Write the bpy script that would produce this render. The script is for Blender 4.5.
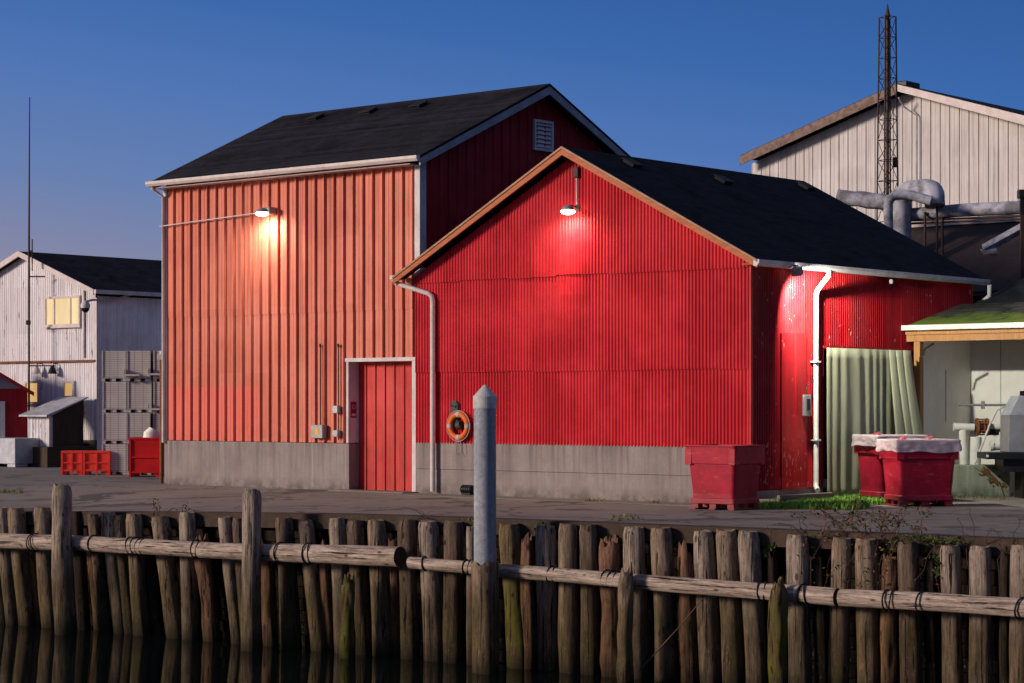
import bpy, bmesh, math, random
from mathutils import Vector, Matrix, noise
for o in list(bpy.data.objects): bpy.data.objects.remove(o)
R = math.radians
rnd = random.Random(7)
S = bpy.context.scene
COL = S.collection
# ------------------------------------------------------------------ camera
F = 2200.0; HY = 403.0; CZ = 1.95; WATER = -2.42
cam = bpy.data.cameras.new('camera'); co = bpy.data.objects.new('camera', cam); COL.objects.link(co)
co.location = (0, 0, CZ); co.rotation_euler = (R(90), 0, 0)
cam.sensor_width = 36; cam.lens = F/1024*36; cam.shift_y = (HY-341.5)/1024
cam.clip_start = .5; cam.clip_end = 6000
S.camera = co
S.view_settings.view_transform = 'Standard'; S.view_settings.look = 'None'
S.view_settings.exposure = 0; S.view_settings.gamma = 1
# ------------------------------------------------------------------ dusk sky
SUN_EL, SUN_AZ = 15, Vector((-.955, -.295))
wd = bpy.data.worlds.new('World'); S.world = wd; wd.use_nodes = True
nt = wd.node_tree; nt.nodes.clear()
out = nt.nodes.new('ShaderNodeOutputWorld'); bg = nt.nodes.new('ShaderNodeBackground')
tc = nt.nodes.new('ShaderNodeTexCoord'); sep = nt.nodes.new('ShaderNodeSeparateXYZ')
nt.links.new(tc.outputs['Generated'], sep.inputs[0])
mx = nt.nodes.new('ShaderNodeMath'); mx.operation = 'MULTIPLY_ADD'; mx.inputs[1].default_value = .14
nt.links.new(sep.outputs['X'], mx.inputs[0]); nt.links.new(sep.outputs['Z'], mx.inputs[2])
rp = nt.nodes.new('ShaderNodeValToRGB'); nt.links.new(mx.outputs[0], rp.inputs[0])
stops = [(0.0, (.36,.29,.36)), (.035, (.225,.235,.37)), (.075, (.125,.205,.43)), (.12, (.075,.17,.45)), (.165,(.036,.130,.40)), (.23, (.020,.085,.30)), (.5, (.10,.13,.25)), (1, (.13,.15,.25))]
el = rp.color_ramp.elements
while len(el) < len(stops): el.new(.5)
for e, (p, c) in zip(el, stops): e.position = p; e.color = (*c, 1)
sky = nt.nodes.new('ShaderNodeTexSky'); sky.sky_type = 'NISHITA'; sky.sun_disc = False
sky.sun_elevation = R(SUN_EL); sky.sun_rotation = math.atan2(SUN_AZ.x, SUN_AZ.y)
mm = nt.nodes.new('ShaderNodeMix'); mm.data_type = 'RGBA'; mm.inputs[0].default_value = .003
nt.links.new(rp.outputs[0], mm.inputs[6]); nt.links.new(sky.outputs[0], mm.inputs[7])
nt.links.new(mm.outputs[2], bg.inputs[0]); bg.inputs[1].default_value = 1.0
nt.links.new(bg.outputs[0], out.inputs[0])
# last warm glow of the sky, low on the left behind the camera
sun = bpy.data.lights.new('sun', 'SUN'); sun.energy = 3.8; sun.angle = R(11); sun.color = (1, .81, .68)
so = bpy.data.objects.new('sun', sun); COL.objects.link(so)
sd = Vector((SUN_AZ.x*math.cos(R(SUN_EL)), SUN_AZ.y*math.cos(R(SUN_EL)), math.sin(R(SUN_EL))))
so.rotation_euler = sd.to_track_quat('Z', 'Y').to_euler()

# ------------------------------------------------------------------ helpers
def tag(o, label=None, cat=None, group=None, kind=None):
    if label: o['label'] = label
    if cat: o['category'] = cat
    if group: o['group'] = group
    if kind: o['kind'] = kind
    return o
def empty(name, label, cat, loc=(0,0,0), rz=0, group=None):
    o = bpy.data.objects.new(name, None); COL.objects.link(o); o.location = loc; o.rotation_euler = (0,0,rz)
    return tag(o, label, cat, group)
def copy_tree(o, parent=None):
    c = o.copy(); COL.objects.link(c); c.parent = parent
    for ch in list(o.children): copy_tree(ch, c)
    return c
class MB:
    def __init__(s): s.v = []; s.f = []; s.sm = []
    def add(s, vs, fs, smooth=False):
        b = len(s.v); s.v += [tuple(v) for v in vs]
        for f in fs: s.f.append(tuple(b+i for i in f)); s.sm.append(smooth)
        return s
    def box(s, x0,x1,y0,y1,z0,z1, M=None):
        vs = [Vector((x,y,z)) for z in (z0,z1) for y in (y0,y1) for x in (x0,x1)]
        if M is not None: vs = [M@v for v in vs]
        return s.add(vs, [(0,2,3,1),(4,5,7,6),(0,1,5,4),(2,6,7,3),(0,4,6,2),(1,3,7,5)])
    def prism(s, pts, a, b, fn):
        """polygon pts (u,v) extruded from a to b, fn(u,v,w)->xyz"""
        n = len(pts); vs = [fn(u,v,a) for u,v in pts]+[fn(u,v,b) for u,v in pts]
        return s.add(vs, [tuple(range(n)), tuple(range(2*n-1, n-1, -1))]+[(i,i+n,(i+1)%n+n,(i+1)%n) for i in range(n)])
    def tube(s, pts, r, n=10, caps=True, smooth=True, jitter=0):
        pts = [Vector(p) for p in pts]
        rs = r if isinstance(r, (list,tuple)) else [r]*len(pts)
        vs = []; up = None
        for i, p in enumerate(pts):
            d = (pts[min(i+1,len(pts)-1)]-pts[max(i-1,0)]).normalized()
            if up is None: up = Vector((0,0,1)) if abs(d.z) < .9 else Vector((1,0,0))
            a = d.cross(up).normalized(); b = a.cross(d).normalized(); up = b
            for k in range(n):
                t = 2*math.pi*k/n
                rr = rs[i]*(1+(jitter*noise.noise(Vector((p.x*3+k*1.7,p.y*3,p.z*3))) if jitter else 0))
                vs.append(p+a*rr*math.cos(t)+b*rr*math.sin(t))
        fs = [(i*n+k, i*n+(k+1)%n, (i+1)*n+(k+1)%n, (i+1)*n+k) for i in range(len(pts)-1) for k in range(n)]
        s.add(vs, fs, smooth)
        if caps:
            m = len(pts)
            s.add(vs[:n], [tuple(range(n-1,-1,-1))]); s.add(vs[(m-1)*n:], [tuple(range(n))])
        return s
    def ring(s, c, ax, Rr, r, n=24, m=8, a0=0, a1=2*math.pi):
        ax = Vector(ax).normalized(); u = ax.orthogonal().normalized(); w = ax.cross(u); c = Vector(c)
        full = abs(a1-a0) > 6.28; N = n if full else n+1; vs = []
        for i in range(N):
            t = a0+(a1-a0)*i/n; d = u*math.cos(t)+w*math.sin(t)
            for k in range(m):
                p = 2*math.pi*k/m; vs.append(c+d*(Rr+r*math.cos(p))+ax*r*math.sin(p))
        fs = [(i*m+k, ((i+1)%N)*m+k, ((i+1)%N)*m+(k+1)%m, i*m+(k+1)%m) for i in range(n) for k in range(m)]
        return s.add(vs, fs, True)
    def build(s, name, mat, parent=None, loc=None, bevel=0, rz=0):
        me = bpy.data.meshes.new(name); me.from_pydata(s.v, [], s.f); me.materials.append(mat)
        me.polygons.foreach_set('use_smooth', s.sm); me.update()
        bm = bmesh.new(); bm.from_mesh(me)
        if bevel: bmesh.ops.remove_doubles(bm, verts=bm.verts, dist=1e-5)
        bmesh.ops.recalc_face_normals(bm, faces=bm.faces); bm.to_mesh(me); bm.free()
        o = bpy.data.objects.new(name, me); COL.objects.link(o)
        if parent: o.parent = parent
        if loc is not None: o.location = loc
        if rz: o.rotation_euler = (0,0,rz)
        if bevel:
            b = o.modifiers.new('bevel', 'BEVEL'); b.width = bevel; b.segments = 2; b.limit_method = 'ANGLE'; b.angle_limit = R(40)
        return o
class Frame:
    """a building's own axes: x along its front, y into its depth"""
    def __init__(s, x, y, th): s.o = Vector((x,y)); s.th = th; s.e = Vector((math.cos(th), math.sin(th))); s.n = Vector((-math.sin(th), math.cos(th)))
    def W(s, x, y, z=0): p = s.o+s.e*x+s.n*y; return Vector((p.x,p.y,z))
    def fx(s, px, y=0):
        a = (px-512)/F; p = s.o+s.n*y; return (a*p.y-p.x)/(s.e.x-a*s.e.y)
    def fy(s, px, x=0):
        a = (px-512)/F; p = s.o+s.e*x; return (a*p.y-p.x)/(s.n.x-a*s.n.y)
    def fz(s, py, x, y): return CZ+(HY-py)*s.W(x,y).y/F
def P(px, py, Y): return Vector(((px-512)*Y/F, Y, CZ+(HY-py)*Y/F))
def G(px, py, z=0):
    Y = F*(CZ-z)/(py-HY); return Vector(((px-512)*Y/F, Y, z))

# ------------------------------------------------------------------ materials
class NT:
    def __init__(s, name, rough=.6, metal=0, spec=.5):
        s.m = bpy.data.materials.new(name); s.m.use_nodes = True; s.t = s.m.node_tree; s.b = s.t.nodes['Principled BSDF']
        s.b.inputs['Roughness'].default_value = rough; s.b.inputs['Metallic'].default_value = metal
        s.b.inputs['Specular IOR Level'].default_value = spec; s._co = None
    def N(s, typ, **kw):
        n = s.t.nodes.new(typ)
        for k, v in kw.items(): setattr(n, k, v)
        return n
    def L(s, a, b): s.t.links.new(a, b)
    def val(s, v, sock):
        if hasattr(v, 'links') or isinstance(v, bpy.types.NodeSocket): s.L(v, sock)
        else: sock.default_value = (*v, 1) if isinstance(v, tuple) and len(v) == 3 and len(sock.default_value) == 4 else v
    def co(s, scale=(1,1,1), which='Object', rand=False):
        tc = s.N('ShaderNodeTexCoord'); mp = s.N('ShaderNodeMapping'); mp.inputs['Scale'].default_value = scale
        s.L(tc.outputs[which], mp.inputs[0])
        if rand:
            oi = s.N('ShaderNodeObjectInfo'); cb = s.N('ShaderNodeMath', operation='MULTIPLY'); cb.inputs[1].default_value = 57
            s.L(oi.outputs['Random'], cb.inputs[0]); s.L(cb.outputs[0], mp.inputs['Location'])
        return mp.outputs[0]
    def noise(s, scale=(1,1,1), ns=1, det=5, rough=.6, rand=False, lo=None, hi=None):
        n = s.N('ShaderNodeTexNoise'); n.inputs['Scale'].default_value = ns; n.inputs['Detail'].default_value = det; n.inputs['Roughness'].default_value = rough
        s.L(s.co(scale, rand=rand), n.inputs['Vector'])
        return n.outputs['Fac'] if lo is None else s.rng(n.outputs['Fac'], lo, hi)
    def rng(s, f, lo, hi, a=0, b=1):
        m = s.N('ShaderNodeMapRange'); s.val(f, m.inputs[0]); m.inputs[1].default_value = lo; m.inputs[2].default_value = hi
        m.inputs[3].default_value = a; m.inputs[4].default_value = b; return m.outputs[0]
    def mix(s, f, a, b, mode='MIX'):
        m = s.N('ShaderNodeMix', data_type='RGBA', blend_type=mode); s.val(f, m.inputs[0]); s.val(a, m.inputs[6]); s.val(b, m.inputs[7]); return m.outputs[2]
    def math(s, op, a, b=0, c=0):
        m = s.N('ShaderNodeMath', operation=op); s.val(a, m.inputs[0]); s.val(b, m.inputs[1]); s.val(c, m.inputs[2]); return m.outputs[0]
    def xyz(s, world=False):
        if world: src = s.N('ShaderNodeNewGeometry').outputs['Position']
        else: src = s.N('ShaderNodeTexCoord').outputs['Object']
        p = s.N('ShaderNodeSeparateXYZ'); s.L(src, p.inputs[0]); return p.outputs
    def bump(s, h, strength=.3, dist=.01):
        b = s.N('ShaderNodeBump'); b.inputs['Strength'].default_value = strength; b.inputs['Distance'].default_value = dist
        s.L(h, b.inputs['Height']); s.L(b.outputs[0], s.b.inputs['Normal'])
    def done(s, col): s.val(col, s.b.inputs['Base Color']); return s.m

def simple(name, c1, c2=None, scale=(1,1,1), ns=3, rough=.6, metal=0, lo=.35, hi=.65, bump=0, spec=.16, rand=False, fine=0):
    t = NT(name, rough, metal, spec); c2 = c2 or tuple(x*.6 for x in c1)
    f = t.noise(scale, ns, 6, .65, rand, lo, hi); c = t.mix(f, c1, c2)
    if fine: c = t.mix(t.noise((1,1,1), fine, 3, .7, rand, .3, .7), c, tuple(x*.5 for x in c1))
    if bump: t.bump(t.noise(scale, ns*3, 6), bump)
    return t.done(c)

def sheet_paint(name, c, cd, chip, sheet=.66, cs=(14,14,5), chips=.70, rough=.38, patch=None, fade=None):
    """painted sheet metal: tone steps from sheet to sheet, vertical streaks, flaked spots"""
    t = NT(name, rough, 0, .15); x, y, z = t.xyz()
    s1 = t.math('ADD', x, y)
    sx = t.math('FLOOR', t.math('DIVIDE', s1, sheet)); sz = t.math('FLOOR', t.math('DIVIDE', t.math('ADD', z, .35), 1.5))
    cb = t.N('ShaderNodeCombineXYZ'); t.L(sx, cb.inputs[0]); t.L(sz, cb.inputs[2])
    wn = t.N('ShaderNodeTexWhiteNoise'); t.L(cb.outputs[0], wn.inputs[0])
    col = t.mix(t.math('MULTIPLY', wn.outputs[0], .95), c, cd)
    lap = t.math('FRACT', t.math('DIVIDE', s1, sheet)); col = t.mix(t.rng(lap, .0, .035, .7, 0), col, tuple(v*.3 for v in cd))
    col = t.mix(t.noise((9,9,.35), 1, 6, .7, lo=.42, hi=.75), col, tuple(v*.62 for v in cd))
    col = t.mix(t.math('MULTIPLY', t.noise((1,1,1), .7, 4, .6, lo=.45, hi=.7), .6), col, fade or tuple(min(1, v*1.25+.02) for v in c))
    if patch:
        (pc, px1, pz1) = patch
        inx = t.rng(x, px1-.02, px1+.02, 1, 0); inz = t.rng(z, pz1-.02, pz1+.02, 1, 0)
        col = t.mix(t.math('MULTIPLY', t.math('MULTIPLY', inx, inz), .6), col, pc)
    nearfoot = t.rng(z, 1.08, 1.5, .045, 0)
    col = t.mix(t.rng(t.math('ADD', t.noise(cs, 1, 5, .75), nearfoot), chips, chips+.02), col, chip)
    rr_ = t.math('MULTIPLY', t.noise((16,16,.5), 1, 5, .8, lo=.60, hi=.68), .55); col = t.mix(rr_, col, tuple(v*.30 for v in cd))
    # grime low on the sheets
    low = t.math('MULTIPLY', t.rng(z, .95, 1.5, 1, 0), t.noise((8,8,2), 1, 4, lo=.4, hi=.65)); col = t.mix(t.math('MULTIPLY', low, .3), col, tuple(v*.35 for v in c))
    t.L(t.rng(t.noise((3,3,1), 1, 4), .3, .7, rough-.08, rough+.2), t.b.inputs['Roughness'])
    t.bump(t.noise((2,2,1), 1.5, 4), .12, .02)
    return t.done(col)

M = {}
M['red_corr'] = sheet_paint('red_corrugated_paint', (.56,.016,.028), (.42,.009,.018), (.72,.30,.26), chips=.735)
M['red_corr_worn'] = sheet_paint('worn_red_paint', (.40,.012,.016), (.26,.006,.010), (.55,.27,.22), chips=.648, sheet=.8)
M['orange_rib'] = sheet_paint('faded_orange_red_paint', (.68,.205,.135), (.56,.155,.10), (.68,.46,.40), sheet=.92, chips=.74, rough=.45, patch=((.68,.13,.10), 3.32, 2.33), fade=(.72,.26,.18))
M['dark_red_rib'] = sheet_paint('deep_red_and_hut_shade', (.33,.014,.022), (.26,.01,.016), (.35,.2,.2), sheet=.92, chips=.78, rough=.6)  # deep red sheets; on the hut this colour paints in the shade
M['door_red'] = sheet_paint('door_red_paint', (.56,.052,.042), (.48,.035,.03), (.6,.3,.25), sheet=.3, chips=.74, rough=.42)
M['white_corr'] = sheet_paint('old_white_paint', (.80,.79,.82), (.66,.63,.66), (.17,.085,.055), sheet=.8, chips=.63, cs=(9,9,.9), rough=.6, fade=(.66,.62,.62))
M['white_side'] = sheet_paint('old_white_paint_side', (.80,.78,.80), (.72,.70,.72), (.3,.2,.16), sheet=.8, chips=.72, rough=.6)
M['pale_rib'] = sheet_paint('pale_ribbed_paint', (.60,.57,.55), (.51,.48,.46), (.30,.2,.16), sheet=1.2, chips=.76, rough=.55, fade=(.64,.60,.585))
M['trim'] = simple('white_trim_paint', (.62,.59,.58), (.45,.42,.41), (2,2,1), 2, .5, bump=.1)
M['trim_pink'] = simple('pinkish_white_paint', (.62,.56,.54), (.50,.43,.41), (2,2,2), 2, .45)
M['edge_trim'] = simple('pale_wood_edge', (.40,.22,.13), (.28,.14,.08), (1,8,8), 2, .5)
M['wood_trim'] = simple('varnished_fascia', (.44,.125,.035), (.30,.075,.024), (1,8,8), 2, .5, bump=.1)
M['brown_fascia'] = simple('weathered_brown_fascia', (.24,.17,.14), (.12,.08,.065), (3,3,3), 2, .7)
M['post_wood'] = simple('new_timber', (.42,.22,.09), (.30,.14,.05), (12,12,1), 2, .6, bump=.15)
def mk_concrete(name, c, cd, moss=False):
    t = NT(name, .85, 0, .25); x, y, z = t.xyz()
    col = t.mix(t.noise((1,1,.8), 1.3, 7, .7, lo=.35, hi=.65), c, cd)
    st = t.math('MULTIPLY', t.noise((7,7,.3), 1, 5, .7, lo=.45, hi=.62), t.rng(z, .3, 1.1, .2, .75)); col = t.mix(st, col, tuple(v*.55 for v in cd))
    wh = t.math('MULTIPLY', t.noise((11,11,.25), 1, 4, .7, lo=.6, hi=.72), .5); col = t.mix(wh, col, tuple(min(1,v*1.7) for v in c))
    foot = t.math('MULTIPLY', t.rng(z, 0, .28, 1, 0), t.noise((4,4,4), 1, 4, lo=.35, hi=.6)); col = t.mix(foot, col, (.05,.06,.025) if moss else (.10,.085,.075))
    col = t.mix(t.math('MULTIPLY', t.noise((1,1,1), 45, 4, .8, lo=.4, hi=.7), .3), col, tuple(v*.5 for v in cd))
    t.bump(t.noise((1,1,1), 25, 5, .8), .35, .01); return t.done(col)
M['concrete'] = mk_concrete('weathered_concrete', (.29,.25,.235), (.21,.178,.168))
M['concrete_moss'] = mk_concrete('mossy_concrete', (.27,.29,.23), (.17,.20,.13), True)
M['slab'] = simple('slab_concrete', (.26,.225,.19), (.17,.145,.12), (1,1,1), 1.2, .9, fine=30, bump=.3)
def mk_asphalt():
    t = NT('asphalt', .85, 0, .3)
    col = t.mix(t.noise((1,1,1), .35, 6, .7, lo=.35, hi=.65), (.155,.142,.124), (.21,.188,.163))
    col = t.mix(t.math('MULTIPLY', t.noise((1,1,1), 55, 3, .8, lo=.45, hi=.75), .55), col, (.20,.18,.16))
    col = t.mix(t.noise((.25,1.2,1), 1.1, 6, .75, lo=.54, hi=.66), col, (.08,.07,.06))
    vo = t.N('ShaderNodeTexVoronoi', feature='DISTANCE_TO_EDGE'); vo.inputs['Scale'].default_value = .28
    wv = t.N('ShaderNodeVectorMath', operation='ADD'); tn = t.N('ShaderNodeTexNoise'); tn.inputs['Scale'].default_value = 1.6; tn.inputs['Detail'].default_value = 6
    t.L(t.co(), tn.inputs['Vector']); t.L(t.co(), wv.inputs[0]); t.L(tn.outputs['Color'], wv.inputs[1]); t.L(wv.outputs[0], vo.inputs['Vector'])
    col = t.mix(t.rng(vo.outputs['Distance'], .004, .016, .85, 0), col, (.03,.028,.024))
    col = t.mix(t.noise((.5,.5,1), 1, 4, .6, lo=.60, hi=.615), col, (.075,.068,.064))
    col = t.mix(t.math('MULTIPLY', t.noise((1,1,1), 3.2, 5, .7, lo=.56, hi=.7), .7), col, (.06,.065,.035))
    # fallen leaves and grit
    col = t.mix(t.noise((1,1,1), 9, 2, .5, lo=.74, hi=.76), col, (.16,.10,.05))
    t.bump(t.noise((1,1,1), 40, 5, .8), .5, .01); return t.done(col)
M['asphalt'] = mk_asphalt()
def mk_shingle(name, c, moss=0):
    t = NT(name, .9, 0, .08); x, y, z = t.xyz()
    br = t.N('ShaderNodeTexBrick'); br.inputs['Scale'].default_value = 1; br.inputs['Mortar Size'].default_value = .006
    br.inputs['Brick Width'].default_value = .33; br.inputs['Row Height'].default_value = .085
    cb = t.N('ShaderNodeCombineXYZ'); t.L(y if moss != 2 else x, cb.inputs[0]); t.L(z, cb.inputs[1]); t.L(cb.outputs[0], br.inputs['Vector'])
    br.inputs['Color1'].default_value = (*[v*1.9 for v in c],1); br.inputs['Color2'].default_value = (*[v*.6 for v in c],1); br.inputs['Mortar'].default_value = (*[v*.4 for v in c],1)
    col = t.mix(t.math('MULTIPLY', t.noise((1,1,1), 1.2, 6, .7, lo=.4, hi=.7), .7), br.outputs[0], tuple(v*2.6 for v in c))
    col = t.mix(t.noise((1,1,1), 8, 6, .8, lo=.5, hi=.7), col, tuple(v*.4 for v in c))
    if moss:
        mf = t.math('ADD', t.noise((1,1,1), 1.6, 9, .82), t.rng(y, .2, 1.7, .13, -.16))
        col = t.mix(t.rng(mf, .42, .56), col, (.15,.21,.035))
        col = t.mix(t.noise((1,1,1), 3, 5, .8, lo=.55, hi=.72), col, (.07,.085,.03))
    t.bump(t.noise((1,1,1), 30, 4, .8), .4, .01); return t.done(col)
M['shingle'] = mk_shingle('dark_shingle', (.013,.012,.015)); M['shingle_front'] = mk_shingle('dark_shingle_front', (.009,.009,.012), 0)
M['moss_roof'] = mk_shingle('mossy_shingle', (.05,.045,.04), 2)
M['vent'] = simple('roof_vent_black', (.018,.018,.022), rough=.6)
M['moss_dark'] = simple('dark_mossy_roof', (.022,.022,.020), (.05,.065,.02), (1,1,1), 1.3, .9, lo=.48, hi=.66, fine=20)
M['black'] = simple('black_metal', (.012,.012,.013), (.02,.02,.02), rough=.4)
M['dark_iron'] = simple('dark_iron', (.035,.028,.026), (.07,.04,.03), ns=6, rough=.6)
M['rust'] = simple('rust', (.13,.05,.025), (.22,.09,.04), (1,1,1), 6, .85, bump=.3)
M['grey_metal'] = simple('grey_metal', (.33,.33,.34), (.22,.22,.22), (1,1,1), 2, .42, metal=.3)
M['dull_metal'] = simple('galvanised_metal', (.46,.48,.52), (.30,.31,.34), (1,1,1), 3, .55, metal=.2)
M['duct'] = simple('wrapped_duct', (.42,.43,.49), (.15,.15,.17), (1,1,1), 2.2, .6, bump=.5, lo=.42, hi=.6)
M['white_pvc'] = simple('white_pipe', (.66,.66,.60), (.5,.5,.44), (1,1,1), 3, .4)
M['orange'] = simple('orange_foam', (.72,.16,.03), (.55,.10,.02), (1,1,1), 4, .5)
M['yellow'] = simple('yellow_sticker', (.75,.42,.06), (.7,.38,.05), rough=.5)
M['band'] = simple('ring_band', (.45,.42,.38), (.3,.28,.26), rough=.7)
M['dark_green'] = simple('dark_green_board', (.03,.045,.04), (.06,.07,.06), ns=8, rough=.6)
M['sign_red'] = simple('sign_red', (.30,.015,.05), (.24,.012,.04), rough=.5)
M['tote_old'] = simple('red_plastic', (.36,.010,.032), (.25,.006,.02), (1,1,1), 3, .45, bump=.04)
def mk_tote():
    t = NT('red_plastic', .45, 0, .2)
    col = t.mix(t.noise((1,1,1), 2.5, 6, .7, True, .38, .62), (.38,.010,.032), (.24,.006,.02))
    col = t.mix(t.math('MULTIPLY', t.noise((3,3,14), 1, 6, .8, True, .58, .66), .45), col, (.48,.13,.14))
    col = t.mix(t.math('MULTIPLY', t.noise((2,2,2), 2, 6, .8, True, .55, .7), .5), col, (.12,.03,.03))
    z = t.xyz()[2]; col = t.mix(t.math('MULTIPLY', t.rng(z, .0, .3, 1, 0), t.noise((6,6,3), 1, 5, .7, True, .4, .6)), col, (.12,.06,.05))
    t.bump(t.noise((1,1,1), 6, 4), .08, .02); return t.done(col)
M['tote'] = mk_tote()
M['tote_orange'] = simple('orange_red_plastic', (.85,.07,.045), (.70,.05,.03), (1,1,1), 3, .45)
M['tote_bright'] = simple('bright_red_plastic', (.62,.016,.018), (.46,.012,.014), (1,1,1), 3, .5)
M['panel_white'] = simple('off_white_panel', (.80,.78,.72), (.66,.64,.57), (1,1,1), 1, .6)
M['plywood'] = simple('dark_plywood', (.045,.032,.022), (.07,.05,.035), (6,6,1), 2, .8)
M['brown_roof'] = simple('brown_metal_roof', (.030,.022,.022), (.045,.032,.03), (6,.6,6), 1, .7)
M['louvre'] = simple('louvre_grey', (.32,.34,.38), (.22,.23,.26), rough=.5)
M['slatted'] = None
def mk_crate():
    t = NT('grey_crate_plastic', .75, 0, .3); x, y, z = t.xyz()
    l = t.rng(t.math('FRACT', t.math('MULTIPLY', z, 17)), .25, .4, 0, 1)
    v = t.rng(t.math('FRACT', t.math('MULTIPLY', x, 4.6)), .1, .16, 0, 1)
    col = t.mix(t.noise((1,1,1), 2, 5, .7, True, .35, .65), (.82,.80,.74), (.60,.58,.53))
    oi = t.N('ShaderNodeObjectInfo'); col = t.mix(t.math('MULTIPLY', oi.outputs['Random'], .5), col, (.52,.50,.46))
    col = t.mix(t.math('MULTIPLY', t.math('MULTIPLY', l, v), .5), (.32,.31,.29), col); return t.done(col)
M['crate'] = mk_crate()
def emis(name, c, s):
    t = NT(name, .5); t.b.inputs['Emission Color'].default_value = (*c,1); t.b.inputs['Emission Strength'].default_value = s; return t.done(tuple(c))
M['bulb_warm'] = emis('warm_bulb', (1,.88,.66), 30); M['bulb_cool'] = emis('cool_bulb', (.95,1,.85), 14)
def mk_window(c, s):
    t = NT('lit_window_glass', .3); f = t.noise((1,1,1), 1.1, 3, .5, lo=.3, hi=.7)
    f = t.noise((1,1,.4), 1.2, 2, .5, lo=.35, hi=.65)
    t.L(t.mix(f, c, tuple(v*.72 for v in c)), t.b.inputs['Emission Color']); t.b.inputs['Emission Strength'].default_value = s; return t.done((.1,.08,.05))
M['win_lit'] = mk_window((1,.74,.38), .92)
M['win_dim'] = mk_window((1,.60,.22), .70)
def mk_plastic(name, c, al, rough=.35, tr=.4):
    t = NT(name, rough); t.b.inputs['Transmission Weight'].default_value = 0
    b2 = t.N('ShaderNodeBsdfTranslucent'); b2.inputs[0].default_value = (*c,1); ms = t.N('ShaderNodeMixShader'); ms.inputs[0].default_value = tr
    o = t.t.nodes['Material Output']; t.L(t.b.outputs[0], ms.inputs[1]); t.L(b2.outputs[0], ms.inputs[2]); t.L(ms.outputs[0], o.inputs[0])
    t.bump(t.noise((1,1,1), 5, 4), .3, .02)
    return t.done(t.mix(t.noise((2,2,.5), 2, 4, .6, lo=.35, hi=.7), c, tuple(v*.72 for v in c)))
M['curtain'] = mk_plastic('curtain_plastic', (.50,.52,.36), .9)
M['liner'] = mk_plastic('bag_plastic', (.72,.64,.66), .8, .25)
M['grass'] = simple('grass_blades', (.19,.36,.05), (.09,.19,.028), (1,1,1), 5, .7)
M['grass_dry'] = simple('dry_weeds', (.16,.17,.05), (.10,.09,.03), (1,1,1), 5, .8)
M['leaf_red'] = simple('rusty_leaf', (.17,.05,.025), (.10,.075,.02), (1,1,1), 5, .7, lo=.45, hi=.55)
M['leaf_green'] = simple('green_leaf', (.065,.10,.02), (.035,.06,.012), (1,1,1), 4, .7)
M['twig'] = simple('bramble_stem', (.11,.06,.045), (.07,.045,.035), rough=.8)
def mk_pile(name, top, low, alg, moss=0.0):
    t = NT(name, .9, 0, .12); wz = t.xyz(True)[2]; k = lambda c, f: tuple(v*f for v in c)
    col = t.mix(t.noise((13,13,1.2), 1, 9, .8, True, .36, .62), k(top, 1.75), k(top, .5))  # upper timber lightened to paint in light; wet zone below is darker
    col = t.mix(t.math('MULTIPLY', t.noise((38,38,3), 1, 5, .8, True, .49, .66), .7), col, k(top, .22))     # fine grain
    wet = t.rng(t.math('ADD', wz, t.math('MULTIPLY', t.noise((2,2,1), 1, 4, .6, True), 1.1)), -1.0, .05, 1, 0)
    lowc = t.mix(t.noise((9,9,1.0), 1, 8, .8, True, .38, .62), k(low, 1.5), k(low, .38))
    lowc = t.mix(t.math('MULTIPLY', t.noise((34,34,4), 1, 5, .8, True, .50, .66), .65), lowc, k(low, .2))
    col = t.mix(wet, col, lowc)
    a = t.math('MULTIPLY', t.noise((4,4,1.2), 1, 8, .8, True, .50-moss*.2, .60-moss*.2), t.rng(wz, -2.4, -.4, 1, .3)); col = t.mix(t.math('MULTIPLY', a, .8+.2*moss), col, alg)
    # pale tide marks and barnacle specks near the water, black just above it
    bar = t.math('MULTIPLY', t.noise((30,30,22), 1, 2, .5, True, .66, .69), t.rng(wz, -2.2, -1.3, 1, 0)); col = t.mix(t.math('MULTIPLY', bar, .6), col, (.22,.20,.16))
    col = t.mix(t.rng(wz, -2.45, -2.0, .9, 0), col, (.012,.012,.008))
    # stains, knots and black drying checks
    col = t.mix(t.noise((1.3,1.3,.8), 2.2, 7, .8, True, .55, .68), col, k(top, .30))
    vo = t.N('ShaderNodeTexVoronoi'); vo.inputs['Scale'].default_value = 1; t.L(t.co((5,5,2.2), rand=True), vo.inputs['Vector'])
    col = t.mix(t.rng(vo.outputs['Distance'], .10, .16, .85, 0), col, k(top, .15))
    ck = t.noise((22,22,.7), 1, 6, .7, True, .59, .61); col = t.mix(ck, col, k(top, .06))
    h = t.math('SUBTRACT', t.noise((24,24,1.6), 1, 9, .85, True), t.math('MULTIPLY', ck, .4)); t.bump(h, 1, .05); return t.done(col)
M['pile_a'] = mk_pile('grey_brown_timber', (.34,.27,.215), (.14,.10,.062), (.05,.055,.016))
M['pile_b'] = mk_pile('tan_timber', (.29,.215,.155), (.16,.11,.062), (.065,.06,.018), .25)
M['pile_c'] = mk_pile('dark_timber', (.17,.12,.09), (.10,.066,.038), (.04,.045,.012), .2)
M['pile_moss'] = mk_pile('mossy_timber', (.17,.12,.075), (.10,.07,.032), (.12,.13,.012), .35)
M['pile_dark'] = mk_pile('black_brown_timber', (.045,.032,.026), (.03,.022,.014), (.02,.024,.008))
M['red_timber'] = mk_pile('rotten_red_brown_timber', (.24,.13,.085), (.15,.085,.045), (.06,.05,.016))
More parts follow.
